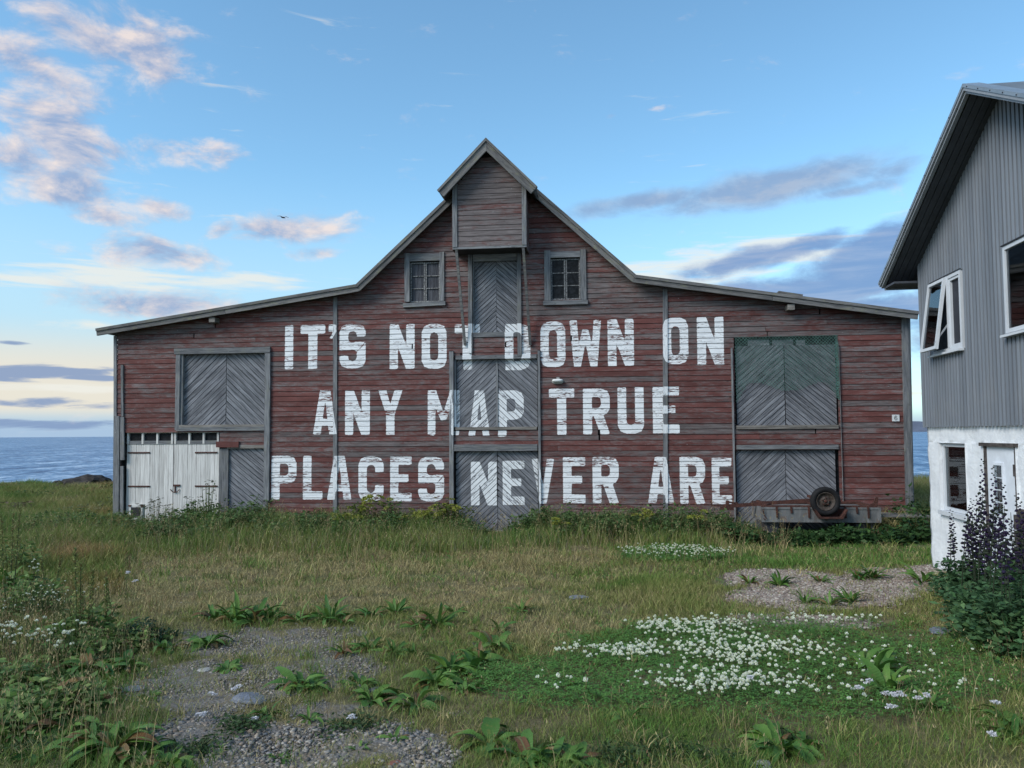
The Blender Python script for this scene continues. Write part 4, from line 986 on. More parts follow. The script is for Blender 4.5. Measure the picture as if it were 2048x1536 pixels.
# roof: slopes, soffit boards, barge boards, flashing with screws
TH = .20; ESL = pkh[0]-ew[0]; e2 = (2*half-ew[0], ew[1])
M['sheet_roof'] = plain('grey sheet roofing', (.16, .18, .20), .5, .1, 2)
for sg_, (p, q) in ((1, (ew, pkh)), (-1, (pkh, e2))):
    rf = MB().prism(thick(p, q, .035, .08, pkh), -OV, 6.3).build('roof', M['sheet_roof'], hs)
    nb_ = 4
    for k in range(nb_):                          # soffit boards run up the slope, under the overhang
        n0 = OV-.03-(k+1)*(OV-.06)/nb_; n1 = OV-.03-k*(OV-.06)/nb_-.008
        MB().prism(thick(p, q, .002, .02, pkh), -n1, -n0).build('soffit_board', M['soffit'], rf)
    MB().prism(thick(p, q, -.0, .04, pkh), -OV-.022, -OV+.02).build('barge_board', M['house_trim'], rf)
    MB().prism(thick(p, q, .028, .064, pkh), -OV-.045, -OV-.023).build('barge_board', M['house_trim'], rf)
    MB().prism(thick(p, q, .062, .092, pkh), -OV-.055, -OV-.046).prism(thick(p, q, .0925, .099, pkh), -OV-.055, -OV+.12).build('flashing', M['flashing'], rf)
    L_ = math.hypot(q[0]-p[0], q[1]-p[1]); d_ = ((q[0]-p[0])/L_, (q[1]-p[1])/L_)
    for k in range(int(L_/.3)):
        t = .08+k*.3; c = (p[0]+d_[0]*t-d_[1]*.077, p[1]+d_[1]*t+d_[0]*.077); MB().lathe([(0, -.008), (.007, -.006), (.008, 0)], 8, 'y', (c[0], -OV-.055, c[1])).build('screw', M['house_dark'], rf)
# boxed eave at the far corner, with gutter board
MB().box(ew[0]+.03, .0, -OV+.02, 6.0, ew[1]-.01, ew[1]+.02).build('eave_soffit', M['soffit'], hs); MB().box(ew[0]-.0, ew[0]+.03, -OV+.02, 6.0, ew[1]-.03, ew[1]+.14).build('eave_board', M['house_trim'], hs)
# upper left window: fixed light and a top-hung sash pushed open
def frame_box(a, b, z0, z1, n0, n1, w_):
    return MB().box(a, a+w_, -n1, -n0, z0, z1).box(b-w_, b, -n1, -n0, z0, z1).box(a+w_, b-w_, -n1, -n0, z0, z0+w_).box(a+w_, b-w_, -n1, -n0, z1-w_, z1)
wn = frame_box(uw0, uw1, uz0, uz1, -.02, .062, .045).build('window', M['upvc'], hs); mid = HF.S(1898, 640, .05)
MB().box(uw0+.045, uw1-.045, .06, .08, uz0+.02, uz1-.02).build('room_dark', M['room'], wn)
MB().box(mid-.03, mid+.03, -.064, .02, uz0+.046, uz1-.046).build('mullion', M['upvc'], wn)
MB().box(mid+.06, uw1-.05, .01, .016, uz0+.05, uz1-.05).build('pane', M['glass'], wn); frame_box(mid+.03, uw1-.045, uz0+.046, uz1-.046, -.01, .05, .035).build('sash', M['upvc'], wn)
sw, sh = mid-uw0-.02, uz1-uz0-.05
sash = MB().box(0, .035, -.02, .02, -sh, 0).box(sw-.035, sw, -.02, .02, -sh, 0).box(.035, sw-.035, -.02, .02, -sh, -sh+.04).box(.035, sw-.035, -.02, .02, -.04, 0).build('sash', M['upvc'], wn, (uw0, -.075, uz1-.02), (R(-8), 0, 0))
MB().box(.03, sw-.03, .0, .006, -sh+.035, -.035).build('pane', M['glass'], wn, (uw0, -.075, uz1-.02), (R(-8), 0, 0))
MB().bar((mid-.03, -.06, uz0+.35), (mid-.04, -.22, uz0+.12), .012, .02).build('stay', M['house_trim'], wn)
MB().box(uw0-.02, uw1+.02, -.12, -.05, uz0-.03, uz0-.003).build('sill', M['upvc'], wn); MB().box(uw0-.01, uw1+.01, -.07, -.05, uz1+.002, uz1+.014).build('drip_cap', M['house_dark'], wn)
# upper right window, closed
wn = frame_box(rw0, rw1, rz0, rz1, -.02, .07, .045).build('window', M['upvc'], hs); MB().box(rw0+.04, rw1-.04, -.05, -.044, rz0+.04, rz1-.04).build('pane', M['glass'], wn)
MB().box(rw0-.02, rw1+.02, -.12, -.05, rz0-.045, rz0-.018).build('sill', M['upvc'], wn); MB().box(rw0-.01, rw1, -.085, -.05, rz1+.002, rz1+.014).build('drip_cap', M['house_dark'], wn)
# ground floor window and door
a_, b_, c0, c1 = WD[0]
wn = frame_box(a_+.01, b_-.005, c0+.05, c1-.005, -.07, -.025, .045).build('window', M['upvc'], hs)
MB().box(a_+.05, b_-.05, .045, .050, c0+.09, c1-.045).build('pane', M['single_glass'], wn); 
MB().box(a_-.02, b_+.02, -.05, .10, c0-.01, c0+.045).build('sill', M['upvc'], wn)
for u0, u1 in ((.0, .28), (.62, .80)): MB().box(a_+.056+(b_-a_-.112)*u0, a_+.056+(b_-a_-.112)*u1, .098, .106, c0+.1, c1-.06).build('curtain', M['curtain'], wn)
a_, b_, c0, c1 = WD[1]
dr = MB().box(a_+.045, b_-.045, .005, .045, c0, c1-.03).build('door', M['door_white'], hs)
MB().box(a_+.002, a_+.042, -.014, .05, c0, c1+.0).box(b_-.042, b_-.002, -.014, .05, c0, c1).box(a_-.06, b_+.02, -.04, .05, c1-.028, c1+.012).build('door_frame', M['brown_frame'], dr)
g0, g1, h0, h1 = HF.S(1992, 960, -.03), HF.S(2014, 960, -.03), HF.H(2000, 1033, -.03), HF.H(2000, 925, -.03)
frame_box(g0, g1, h0, h1, -.004, .012, .03).build('glazing_bead', M['door_white'], dr)
for i_ in range(2):
    for j_ in range(4):
        x0 = g0+.032+(g1-g0-.064)*i_/2; x1 = g0+.032+(g1-g0-.064)*(i_+1)/2; z0 = h0+.032+(h1-h0-.064)*j_/4; z1 = h0+.032+(h1-h0-.064)*(j_+1)/4
        MB().box(x0+.006, x1-.006, -.002, .0035, z0+.008, z1-.008).build('pane', M['glass'], dr)
MB().box(b_-.085, b_-.046, -.012, .004, c1-.35, c1-.22).build('hinge', M['brown_frame'], dr)
gt = empty('wooden_gate', HF.world(WD[1][1]+.06, .06, 0), -HF.a); tag(gt, 'low weathered brown board gate beside the white door', 'gate')
b0 = float(gz(*HF.world(WD[1][1]+.06, .06, 0)[:2]))
for k in range(5): MB().box(0, .9, -.03, 0, b0+.1+k*.17, b0+.1+k*.17+.16).build('board', M['brown_frame'], gt)
for x in (0.0, .8): MB().box(x, x+.08, .001, .08, b0-.1, b0+1.0).build('post', M['brown_frame'], gt)

# ------------------------------------------------------------------ bird, shore rocks, driftwood
bp = EYE+ray(566, 435)*38; bd = empty('bird', bp, .5); bd.scale = (.62,)*3; tag(bd, 'dark gull gliding before the clouds', 'bird')
M['bird'] = plain('bird plumage', (.05, .05, .06), .8, .2); M['bird_w'] = plain('white belly', (.6, .6, .6), .8, .1)
MB().lathe([(0, -.20), (.03, -.17), (.055, -.08), (.06, .02), (.04, .12), (.012, .22), (0, .24)], 10, 'y').build('body', M['bird'], bd, (0, 0, 0), (0, 0, R(-70)), True)
for sg_ in (-1, 1):
    v = [(0, -.07, 0), (0, .06, 0), (sg_*.22, -.05, .09), (sg_*.22, .05, .09), (sg_*.46, .03, .06), (sg_*.46, .05, .06)]; v += [(x, y, z+.012) for x, y, z in v]
    MB().add(v, [(0, 1, 3, 2), (2, 3, 5, 4), (6, 8, 9, 7), (8, 10, 11, 9), (0, 2, 8, 6), (2, 4, 10, 8), (1, 7, 9, 3), (3, 9, 11, 5), (4, 5, 11, 10), (0, 6, 7, 1)]).build('wing', M['bird'], bd)
def rock_mesh(name, seed, flat=.6, sub=3):
    bm = bmesh.new(); bmesh.ops.create_icosphere(bm, subdivisions=sub, radius=1); r_ = random.Random(seed); ph = [r_.uniform(0, 6) for _ in range(9)]
    for v in bm.verts:
        c = v.co; d = 1+.22*math.sin(c.x*2.3+ph[0])*math.cos(c.y*2.1+ph[1])+.14*math.sin(c.z*4+ph[2]+c.x*3)+.08*math.sin(c.y*8+ph[3])*math.cos(c.x*7+ph[4])+.05*math.sin(c.z*15+ph[5]+c.y*11)
        v.co = Vector((c.x*d, c.y*d, c.z*d*flat))
    me = bpy.data.meshes.new(name); bm.to_mesh(me); bm.free(); return me
M['rock'] = plain('dark shore basalt', (.055, .048, .045), .9, .3, 3, bump=.6)
for k, (px_, py_, s_, lb) in enumerate(((175, 962, .95, 'high dark rounded shore rock beyond the grass'), (120, 967, .55, 'low dark shore rock beside the high rounded one'), (215, 965, .5, 'small dark shore rock next to the barn corner'), (70, 969, .45, 'flat dark shore rock at the meadow edge'), (20, 969, .4, 'flat dark shore rock at the meadow edge'), (145, 967, .5, 'low dark shore rock beside the high rounded one'))):
    r = ray(px_, py_); P_ = EYE+r*31.5
    o = obj('shore_rock', rock_mesh('shore_rock', k, .7), M['rock'], None, (P_.x, P_.y, P_.z-.12), (0, 0, k*1.3), (s_*.95, s_*.6, s_*.52)); tag(o, lb, 'rock', 'rocks along the shore')
x, y, z = ground_at(605, 1062)
for k in range(9):
    L_ = random.uniform(.5, 1.1); a_ = random.uniform(-.5, .5); dz = .12+.035*k
    o = MB().tube([(-L_/2, 0, 0), (-L_/5, .02, .02), (L_/5, -.01, .05*random.random()), (L_/2, .03, .06*random.random())], [.018, .026, .022, .012], 6).build('branch', M['log'], None, (x+random.uniform(-.3, .3), y+1.4+random.uniform(-.2, .2), z+.05+dz), (random.uniform(-.1, .1), random.uniform(-.15, .2), a_), True)
    tag(o, 'bleached dead branch piled in the weeds by the barn wall', 'branch', 'dead branches by the barn wall')

# ------------------------------------------------------------------ vegetation
def outside(x, y, pad=.05):                      # not inside the barn or the house
    v = np.stack([x-BF.o.x, y-BF.o.y], 1); n = v @ np.array(BF.nr[:2]); s = v @ np.array(BF.d[:2])
    b = (n < pad) & (s > sL-.1) & (s < sR+.1) & (n > -DEEP)
    v = np.stack([x-HF.o.x, y-HF.o.y], 1); n2 = v @ np.array(HF.nr[:2]); s2 = v @ np.array(HF.d[:2])
    return ~(b | ((n2 < pad) & (s2 > -.05)))
def barn_n(x, y): return np.stack([x-BF.o.x, y-BF.o.y], 1) @ np.array(BF.nr[:2])
def lerp(a, b, t): return a+(b-a)*t
def scatter(n, y0, y1, power=1.0, xmin=-1.0, xmax=1.0):
    """points in the camera's view wedge between depths y0 and y1"""
    u = RNG.random(n); y = (y0**power+u*(y1**power-y0**power))**(1/power); h = .70*y+.15
    x = h*(xmin+(xmax-xmin)*RNG.random(n)); k = outside(x, y); x, y = x[k], y[k]
    z = gz(x, y); px, py = project(np.stack([x, y, z], 1)); return x, y, z, px, py
def blades(x, y, z, h, wd, lean, col, curve=.5):
    """bent grass blades, five corners each"""
    n = len(x); a = RNG.random(n)*2*np.pi; dx, dy = np.cos(a), np.sin(a); b = RNG.random(n)*2*np.pi; lx, ly = np.cos(b)*lean*h, np.sin(b)*lean*h
    V = np.empty((n, 5, 3)); w2 = wd/2
    for k, (t, ww, sg) in enumerate(((0, 1, -1), (0, 1, 1), (.55, .8, -1), (.55, .8, 1), (1, 0, 0))):
        bend = t**(1+curve)
        V[:, k, 0] = x+lx*bend+sg*ww*w2*dx; V[:, k, 1] = y+ly*bend+sg*ww*w2*dy; V[:, k, 2] = z-.01+h*t*(1-.25*lean*bend)
    i = np.arange(n)[:, None]*5
    Fc = np.concatenate([i+np.array([[0, 1, 3]]), i+np.array([[0, 3, 2]]), i+np.array([[2, 3, 4]])], 0)
    return V.reshape(-1, 3), Fc, np.repeat(col, 5, 0)
def join(parts):
    V, Fc, C = [], [], []; b = 0
    for v, f, c in parts: V.append(v); Fc.append(f+b); C.append(c); b += len(v)
    return np.concatenate(V), np.concatenate(Fc), np.concatenate(C)
DRY = np.array((.400, .325, .165)); GRN = np.array((.085, .130, .030)); LUSH = np.array((.090, .190, .036)); OLV = np.array((.200, .225, .062)); GRYG = np.array((.11, .14, .075)); RUS = np.array((.22, .13, .075))
def colmix(g, jitter=.25):                       # g: 0 dry .. 1 lush
    g = np.clip(g+RNG.normal(0, .16, len(g)), 0, 1)[:, None]
    c = np.where(g < .5, lerp(DRY, OLV, g*2), lerp(OLV, LUSH, g*2-1)); c = c*(1+RNG.normal(0, jitter, (len(g), 1))).clip(.45, 1.7)
    return c
# --- short grass of the yard
parts = []
for y0, y1, n, wb in ((3.2, 6.5, 120000, .0032), (6.5, 10.5, 150000, .005), (10.5, 17.2, 130000, .0085)):
    x, y, z, px, py = scatter(n, y0, y1, 1.7)
    gr, pk, cl = f_gravel(px, py, x, y), f_pink(px, py, x, y), f_clover(px, py, x, y)
    pat = wob(x, y, .8, 3)*.5+wob(x, y, 2.6, 8)*.5
    dryz = fmax(ell(px, py, 620, 1165, 620, 52, .45), ell(px, py, 1120, 1265, 150, 45, .6)*.6, ell(px, py, 1010, 1118, 230, 26, .5)*.75, ell(px, py, 640, 1450, 420, 60, .6)*.4)
    lush = fmax(ell(px, py, 1620, 1090, 400, 44, .4), ell(px, py, 1250, 1160, 170, 28, .5)*.55, ell(px, py, 1500, 1480, 500, 80, .5)*.45, ell(px, py, 150, 1430, 200, 160, .5)*.6, cl, ell(px, py, 950, 1420, 300, 60, .6)*.3)
    g = np.clip(.43+.32*pat-.60*dryz+.80*lush, 0, 1); bare = np.clip((wob(x, y, 1.15, 20)+.5*wob(x, y, 3.3, 21)-.42)*2.2, 0, 1)*(1-np.clip(lush*1.5, 0, 1))
    left = np.clip((260-px)/200, 0, 1)*np.clip((1330-py)/120, 0, 1)
    h = (.055+.035*RNG.random(len(x)))*(1+.5*pat)*(1+1.4*left)*(1-.35*dryz)
    tallp = fmax(ell(px, py, 1330, 1195, 75, 40, .5)*1.2, ell(px, py, 1330, 1195, 75, 40, .5), ell(px, py, 1170, 1290, 160, 40, .6)*.5, ell(px, py, 840, 1130, 700, 18, .6)*.4); h = h*(1+1.5*tallp)
    h = np.where(cl > .3, h*.7, h)*(1-.45*bare)
    keep = RNG.random(len(x)) < (1-np.where(py < 1430, .74, .93)*np.clip(gr*1.15, 0, 1))*(1-.92*np.clip(pk*1.2, 0, 1))*(1-.55*cl)*(.78+.3*pat)*(1-.72*bare)
    x, y, z, h, g = x[keep], y[keep], z[keep], h[keep], g[keep]
    parts.append(blades(x, y, z, h, wb*(.7+.6*RNG.random(len(x))), .25+.75*RNG.random(len(x)), colmix(g)))
for y0, y1, n, m, sp_, hm in ((3.6, 8, 620, 26, .045, .13), (8, 13.5, 620, 22, .07, .14), (10, 14.5, 200, 30, .12, .2)):
    x, y, z, px, py = scatter(n, y0, y1, 1.6); gr = f_gravel(px, py, x, y); cl = f_clover(px, py, x, y); k = (RNG.random(len(x)) > .75*gr) & (RNG.random(len(x)) > .6*f_pink(px, py, x, y)) & (RNG.random(len(x)) > .8*cl); x, y, z = x[k], y[k], z[k]; n = len(x)
    gg = np.repeat(np.where(RNG.random(n) < .42, .15, .8)+.1*RNG.normal(0, 1, n), m); hh_ = np.repeat(hm*(.5+.8*RNG.random(n)), m)
    X2 = np.repeat(x, m)+RNG.normal(0, sp_, n*m); Y2 = np.repeat(y, m)+RNG.normal(0, sp_, n*m); parts.append(blades(X2, Y2, gz(X2, Y2), hh_*(.6+.6*RNG.random(n*m)), .0018+.00055*Y2, .3+.8*RNG.random(n*m), colmix(gg), .9))
V, Fc, C = join(parts); tag(obj('grass', big_mesh('grass', V, Fc, M['grass'], {'col': C})), 'short dry and green grass covering the yard', 'grass', kind='stuff')
# --- tall grass before the barn and out on the left meadow
parts = []
x, y, z, px, py = scatter(175000, 11.0, 17.6, 1.6); nb = barn_n(x, y)
lim = np.interp(px, [0, 500, 900, 1100, 1450, 1560, 1850], [5.2, 4.2, 3.6, 3.0, 2.2, 1.3, 1.0])*(1+.18*wob(x, y, 1.2)); t = np.clip(1-nb/lim, 0, 1)
door = ell(px, py, 995, 1062, 62, 26, .25)
hh = np.interp(px, [0, 225, 250, 330, 400, 560, 900, 1100, 1440, 1520, 1850], [.66, .6, .38, .40, .56, .58, .55, .52, .50, .24, .24])
keep = (nb < lim) & (RNG.random(len(x)) > .93*door) & (RNG.random(len(x)) < .35+t)
x, y, z, t, hh, px, door = x[keep], y[keep], z[keep], t[keep], hh[keep], px[keep], door[keep]
h = hh*(.35+.65*np.sqrt(t))*(.55+.6*RNG.random(len(x)))*(1+.3*wob(x, y, 1.9, 2))*(1-.6*door)
g = .62+.38*t+.25*wob(x, y, .9, 6)-.06*(px < 900); parts.append(blades(x, y, z, h, .0085*(.6+.7*RNG.random(len(x))), .2+.55*RNG.random(len(x)), colmix(g)*np.where(RNG.random((len(x), 1)) < .12, GRYG/GRN*.8, 1), .9))
x, y, z, px, py = scatter(110000, 9.5, 33.0, 1.5, -1.0, -.70); hl = np.interp(y, [9, 12, 17, 24, 33], [.10, .28, .45, .42, .35])*(.5+.7*RNG.random(len(x)))*(1+.35*wob(x, y, .8, 4))
g = .45+.4*wob(x, y, .5, 1)+.1; parts.append(blades(x, y, z, hl, .009*(.6+.6*RNG.random(len(x)))*np.clip(y/15, 1, 2), .25+.55*RNG.random(len(x)), colmix(g)*np.where((wob(x, y, .6, 9) > .35)[:, None], np.array((1.15, .82, .95)), 1), .9))
x, y, z, px, py = scatter(26000, 15, 33.0, 1.5, .64, .80); g = .35+.3*wob(x, y, .5, 1); parts.append(blades(x, y, z, np.full(len(x), .5)*(.6+.8*RNG.random(len(x))), .014*(.6+.6*RNG.random(len(x))), .3+.5*RNG.random(len(x)), colmix(g), .9))
V, Fc, C = join(parts); tag(obj('tall_grass', big_mesh('tall_grass', V, Fc, M['grass'], {'col': C})), 'tall uncut grass along the barn foot and out to the shore', 'grass', kind='stuff')
# --- thin flowering grass stalks with seed heads
def stalks(x, y, z, h, col, head=True, wd=.0028):
    n = len(x); P1 = blades(x, y, z, h, np.full(n, wd), .15+.35*RNG.random(n), col*1.0, .8)
    if not head: return [P1]
    tip = P1[0].reshape(n, 5, 3)[:, 4]; m = 5; q = np.repeat(tip, m, 0)+RNG.normal(0, 1, (n*m, 3))*np.array([.012, .012, .03]); q[:, 2] -= .03
    P2 = blades(q[:, 0], q[:, 1], q[:, 2], np.full(n*m, .020), np.full(n*m, wd*1.7), np.full(n*m, .6), np.repeat(col*1.15, m, 0)); return [P1, P2]
parts = []
for n, y0, y1, xa, xb, hm, test in ((1500, 4, 9, -1, 1, .22, None), (2500, 9, 13, -1, 1, .20, None), (2200, 4.2, 9, -1, -.62, .40, None), (260, 4, 7.5, .66, 1, .42, None), (3500, 11.5, 16.8, -1, .5, .62, None)):
    x, y, z, px, py = scatter(n, y0, y1, 1.6, xa, xb); k = RNG.random(len(x)) < np.clip((1-1.1*f_gravel(px, py, x, y))*(1-f_pink(px, py, x, y))*(1-.8*f_clover(px, py, x, y))*(.35+.7*wob(x, y, 1.1, 12)+.25), .02, 1)
    x, y, z = x[k], y[k], z[k]; c = np.where(RNG.random((len(x), 1)) < .25, RUS, DRY)*(.55+.5*RNG.random((len(x), 1)))
    parts += stalks(x, y, z, hm*(.5+.8*RNG.random(len(x))), c, True, .0022+.0002*(y0+y1)/2)
V, Fc, C = join(parts); tag(obj('grass_stalks', big_mesh('grass_stalks', V, Fc, M['grass'], {'col': C})), 'dry flowering grass stalks scattered over the yard', 'grass', kind='stuff')

# --- pebbles on the two gravel patches
def ico():
    bm = bmesh.new(); bmesh.ops.create_icosphere(bm, subdivisions=1, radius=1); v = np.array([v.co for v in bm.verts]); bm.verts.index_update(); f = np.array([[q.index for q in p.verts] for p in bm.faces]); bm.free(); return v, f
IV, IF = ico()
def pebbles(x, y, z, r, col):
    n = len(x); k = len(IV); d = 1+RNG.normal(0, .16, (n, k, 1)); V = IV[None]*d; sc = r[:, None]*np.stack([1+.5*RNG.random(n), .8+.4*RNG.random(n), .45+.35*RNG.random(n)], 1)
    V = V*sc[:, None, :]; a = RNG.random(n)*6.28; ca, sa = np.cos(a)[:, None], np.sin(a)[:, None]
    X2 = V[:, :, 0]*ca-V[:, :, 1]*sa+x[:, None]; Y2 = V[:, :, 0]*sa+V[:, :, 1]*ca+y[:, None]; Z2 = V[:, :, 2]+(z+r*.2)[:, None]
    return np.stack([X2, Y2, Z2], 2).reshape(-1, 3), (IF[None]+np.arange(n)[:, None, None]*k).reshape(-1, 3), np.repeat(col, k, 0)
GCOL = np.array([(.20, .20, .205), (.26, .255, .25), (.15, .148, .15), (.29, .26, .235), (.22, .19, .17), (.36, .345, .33), (.18, .185, .205)])
parts = []
x, y, z, px, py = scatter(52000, 3.4, 9.2, 1.2, -.80, .12); k = RNG.random(len(x)) < (f_gravel(px, py, x, y)*1.1-.12)*np.where(py > 1430, 1, .75+.4*wob(x, y, 3, 2)); x, y, z, py = x[k], y[k], z[k], py[k]
r = .004+.010*RNG.random(len(x))**2.4; r = r*np.where(py > 1440, 1.25, .95); parts.append(pebbles(x, y, z, r, GCOL[RNG.integers(0, 7, len(x))]*(.55+.5*RNG.random((len(x), 1)))))
x, y, z, px, py = scatter(60000, 3.4, 9.2, 1.2, -.80, .12); k = RNG.random(len(x)) < f_gravel(px, py, x, y)*1.1-.05; x, y, z = x[k], y[k], z[k]
parts.append(pebbles(x, y, z-.001, .0018+.0028*RNG.random(len(x)), GCOL[RNG.integers(0, 7, len(x))]*(.45+.5*RNG.random((len(x), 1)))))
V, Fc, C = join(parts); C = C*np.array((1.06, 1.0, .90)); tag(obj('gravel', big_mesh('gravel', V, Fc, M['stones'], {'col': C})), 'loose grey pebbles on the bare track', 'gravel', kind='stuff')
x, y, z, px, py = scatter(60000, 7.2, 12.2, 1.3, .38, .90); k = RNG.random(len(x)) < f_pink(px, py, x, y)*1.1-.1; x, y, z = x[k], y[k], z[k]
PCOL = np.array([(.22, .18, .155), (.28, .24, .205), (.17, .135, .115), (.36, .32, .28), (.22, .165, .14)])
V, Fc, C = pebbles(x, y, z, .009+.013*RNG.random(len(x))**2, PCOL[RNG.integers(0, 5, len(x))]*(.75+.5*RNG.random((len(x), 1)))); tag(obj('pink_gravel', big_mesh('pink_gravel', V, Fc, M['stones'], {'col': C})), 'pinkish gravel spread before the white house wall', 'gravel', kind='stuff')
M['slab'] = plain('bluish flat stone', (.20, .22, .26), .8, .2, 9, bump=.4); M['pale_stone'] = plain('pale stone', (.40, .39, .37), .8, .15, 9, bump=.3); M['red_stone'] = plain('reddish stone', (.30, .13, .09), .8, .2, 9, bump=.3)
for k, (px_, py_, r, mt, lb) in enumerate(((500, 1400, .10, 'slab', 'flat bluish stone half sunk in the gravel track'), (750, 1380, .055, 'slab', 'bluish stone beside a dock plant on the track'), (410, 1340, .05, 'pale_stone', 'pale stone on the gravel by a small dock plant'), (788, 1526, .03, 'red_stone', 'small red stone among the grey pebbles'), (1882, 1262, .10, 'slab', 'grey stone lying at the foot of the larkspur'), (35, 1452, .035, 'red_stone', 'reddish stone under the big dock leaves'), (268, 1380, .07, 'slab', 'dark flat stone at the weedy edge of the track'), (1520, 1534, .06, 'pale_stone', 'pale stone in the grass beside a dock plant'), (958, 1290, .07, 'slab', 'grey stone among dock plants in the dry grass'), (1155, 1196, .10, 'slab', 'grey stone half hidden in the dry lawn'))):
    x, y, z = ground_at(px_, py_); tag(obj('stone', rock_mesh('stone', 40+k, .45, 2), M[mt], None, (x, y, z+r*.05), (0, 0, k), (r*1.3, r, r*.6)), lb, 'stone')

# --- dock plants: rosettes of large separate leaves
def leaf_mesh(name, wr, bend, fold, wave, nu=9):
    v = []; f = []; cv = random.uniform(-.32, .32); tip = random.uniform(0, .22)
    for i_ in range(nu+1):
        t = i_/nu; w_ = wr*(math.sin(math.pi*min(1, t*.92+.06))**.8)*(1-.35*t) if t < 1 else 0.0
        if t < .12: w_ *= .35+t*4
        x_ = t*math.cos(bend*t*.6); z_ = t*.9*math.sin(.55)*(1-t*.5)-bend*t*t*.55+.0
        for s_ in (-1, 0, 1): v.append((x_, cv*t*t+s_*w_*.5*random.uniform(.78, 1.12), z_-tip*t**4+(abs(s_)*fold*w_)+wave*math.sin(t*17+s_)*abs(s_)*.5))
    for i_ in range(nu):
        for s_ in (0, 1): a = i_*3+s_; f.append((a, a+3, a+4, a+1))
    me = mesh(name, v, f, True); me.materials.append(M['dock']); return me
LEAF = [leaf_mesh('leaf', .26+.05*(k % 4), .25+.22*(k % 5), .12+.05*(k % 3), .018+.012*(k % 3)) for k in range(10)]
LEAFN = [leaf_mesh('leaf', .15+.03*(k % 4), .1+.14*(k % 5), .1+.04*(k % 3), .006) for k in range(8)]
M['dock_dry'] = leaf_mat('withered dock leaf', (.20, .13, .05), (.13, .065, .03), (.24, .20, .07))
DRYL = []
for me_ in LEAF[:4]: q_ = me_.copy(); q_.materials.clear(); q_.materials.append(M['dock_dry']); DRYL.append(q_)
def dock(px_, py_, size, n, label, group, narrow=False, up=0.0, stalk=0):
    n = int(n*random.uniform(1.6, 2.6)); size *= random.uniform(.8, 1.3); up += random.uniform(-.05, .14); x, y, z = ground_at(px_, py_); e = empty('dock_plant', (x, y, z-.005), random.uniform(0, 6.28)); tag(e, label, 'plant', group)
    for k in range(n):
        a = 2.4*k+random.uniform(-.3, .3); L_ = size*random.uniform(.6, 1.1); til = random.uniform(-.30, .30)+up+(.40 if k > n*.65 else 0)
        obj('leaf', random.choice(DRYL if random.random() < .07 else LEAFN if narrow else LEAF), None, e, (.02*math.cos(a), .02*math.sin(a), .005), (random.uniform(-.6, .6), -til, a), (L_, L_*random.uniform(.75, 1.25), L_))
    for k in range(stalk):
        h_ = size*random.uniform(1.5, 2.2); xx = random.uniform(-.08, .08); st_ = MB(); st_.tube([(xx, 0, 0), (xx*1.5, .02, h_*.5), (xx*2, .03, h_)], [.008, .006, .003], 5)
        so = st_.build('seed_stalk', M['stem'], e); q = RNG.random((260, 3)); t = .30+.70*q[:, 0]; rr = .040*(1.15-t)
        V = np.stack([xx*(1+t)+rr*np.cos(q[:, 1]*6.28), .03*t+rr*np.sin(q[:, 1]*6.28), t*h_], 1); col = np.where(q[:, 2:] < .25, (.20, .15, .06), (.22, .25, .085))
        bv, bf, bc = blades(V[:, 0], V[:, 1], V[:, 2], np.full(260, .022), np.full(260, .014), np.full(260, .8), col); so2 = obj('seeds', big_mesh('seeds', bv, bf, M['grass'], {'col': bc}), None, so); so2['kind'] = 'stuff'
GD = 'dock plants in the yard'
la = 'dock rosette growing on the edge of the gravel track'; lb = 'narrow-leaved plantain tuft at the far edge of the gravel'; ld = 'dock plant among the white clover'; le_ = 'small weed tuft on the pinkish gravel'; lf = 'dock rosette in the dry grass beside the clover'
for a in ((430, 1240, .24, 11), (470, 1245, .26, 11), (510, 1243, .27, 11), (545, 1238, .2, 9), (600, 1244, .2, 8), (660, 1243, .27, 10), (688, 1250, .2, 8), (745, 1235, .22, 9), (790, 1230, .25, 10), (840, 1258, .26, 11), (875, 1255, .26, 10), (910, 1228, .2, 9), (1045, 1225, .18, 8), (740, 1300, .24, 10), (790, 1308, .2, 9), (830, 1312, .17, 8), (690, 1308, .15, 7)): dock(*a, lb, GD, True, .28)
for a in ((415, 1290, .2, 10), (455, 1340, .16, 10), (600, 1375, .22, 13), (625, 1380, .2, 10), (720, 1372, .15, 8), (745, 1402, .22, 11), (830, 1412, .22, 11), (300, 1395, .12, 7), (535, 1430, .12, 8), (620, 1440, .14, 8), (790, 1478, .1, 6), (560, 1518, .08, 5), (720, 1500, .07, 5), (335, 1300, .2, 9)): dock(*a, la, GD)
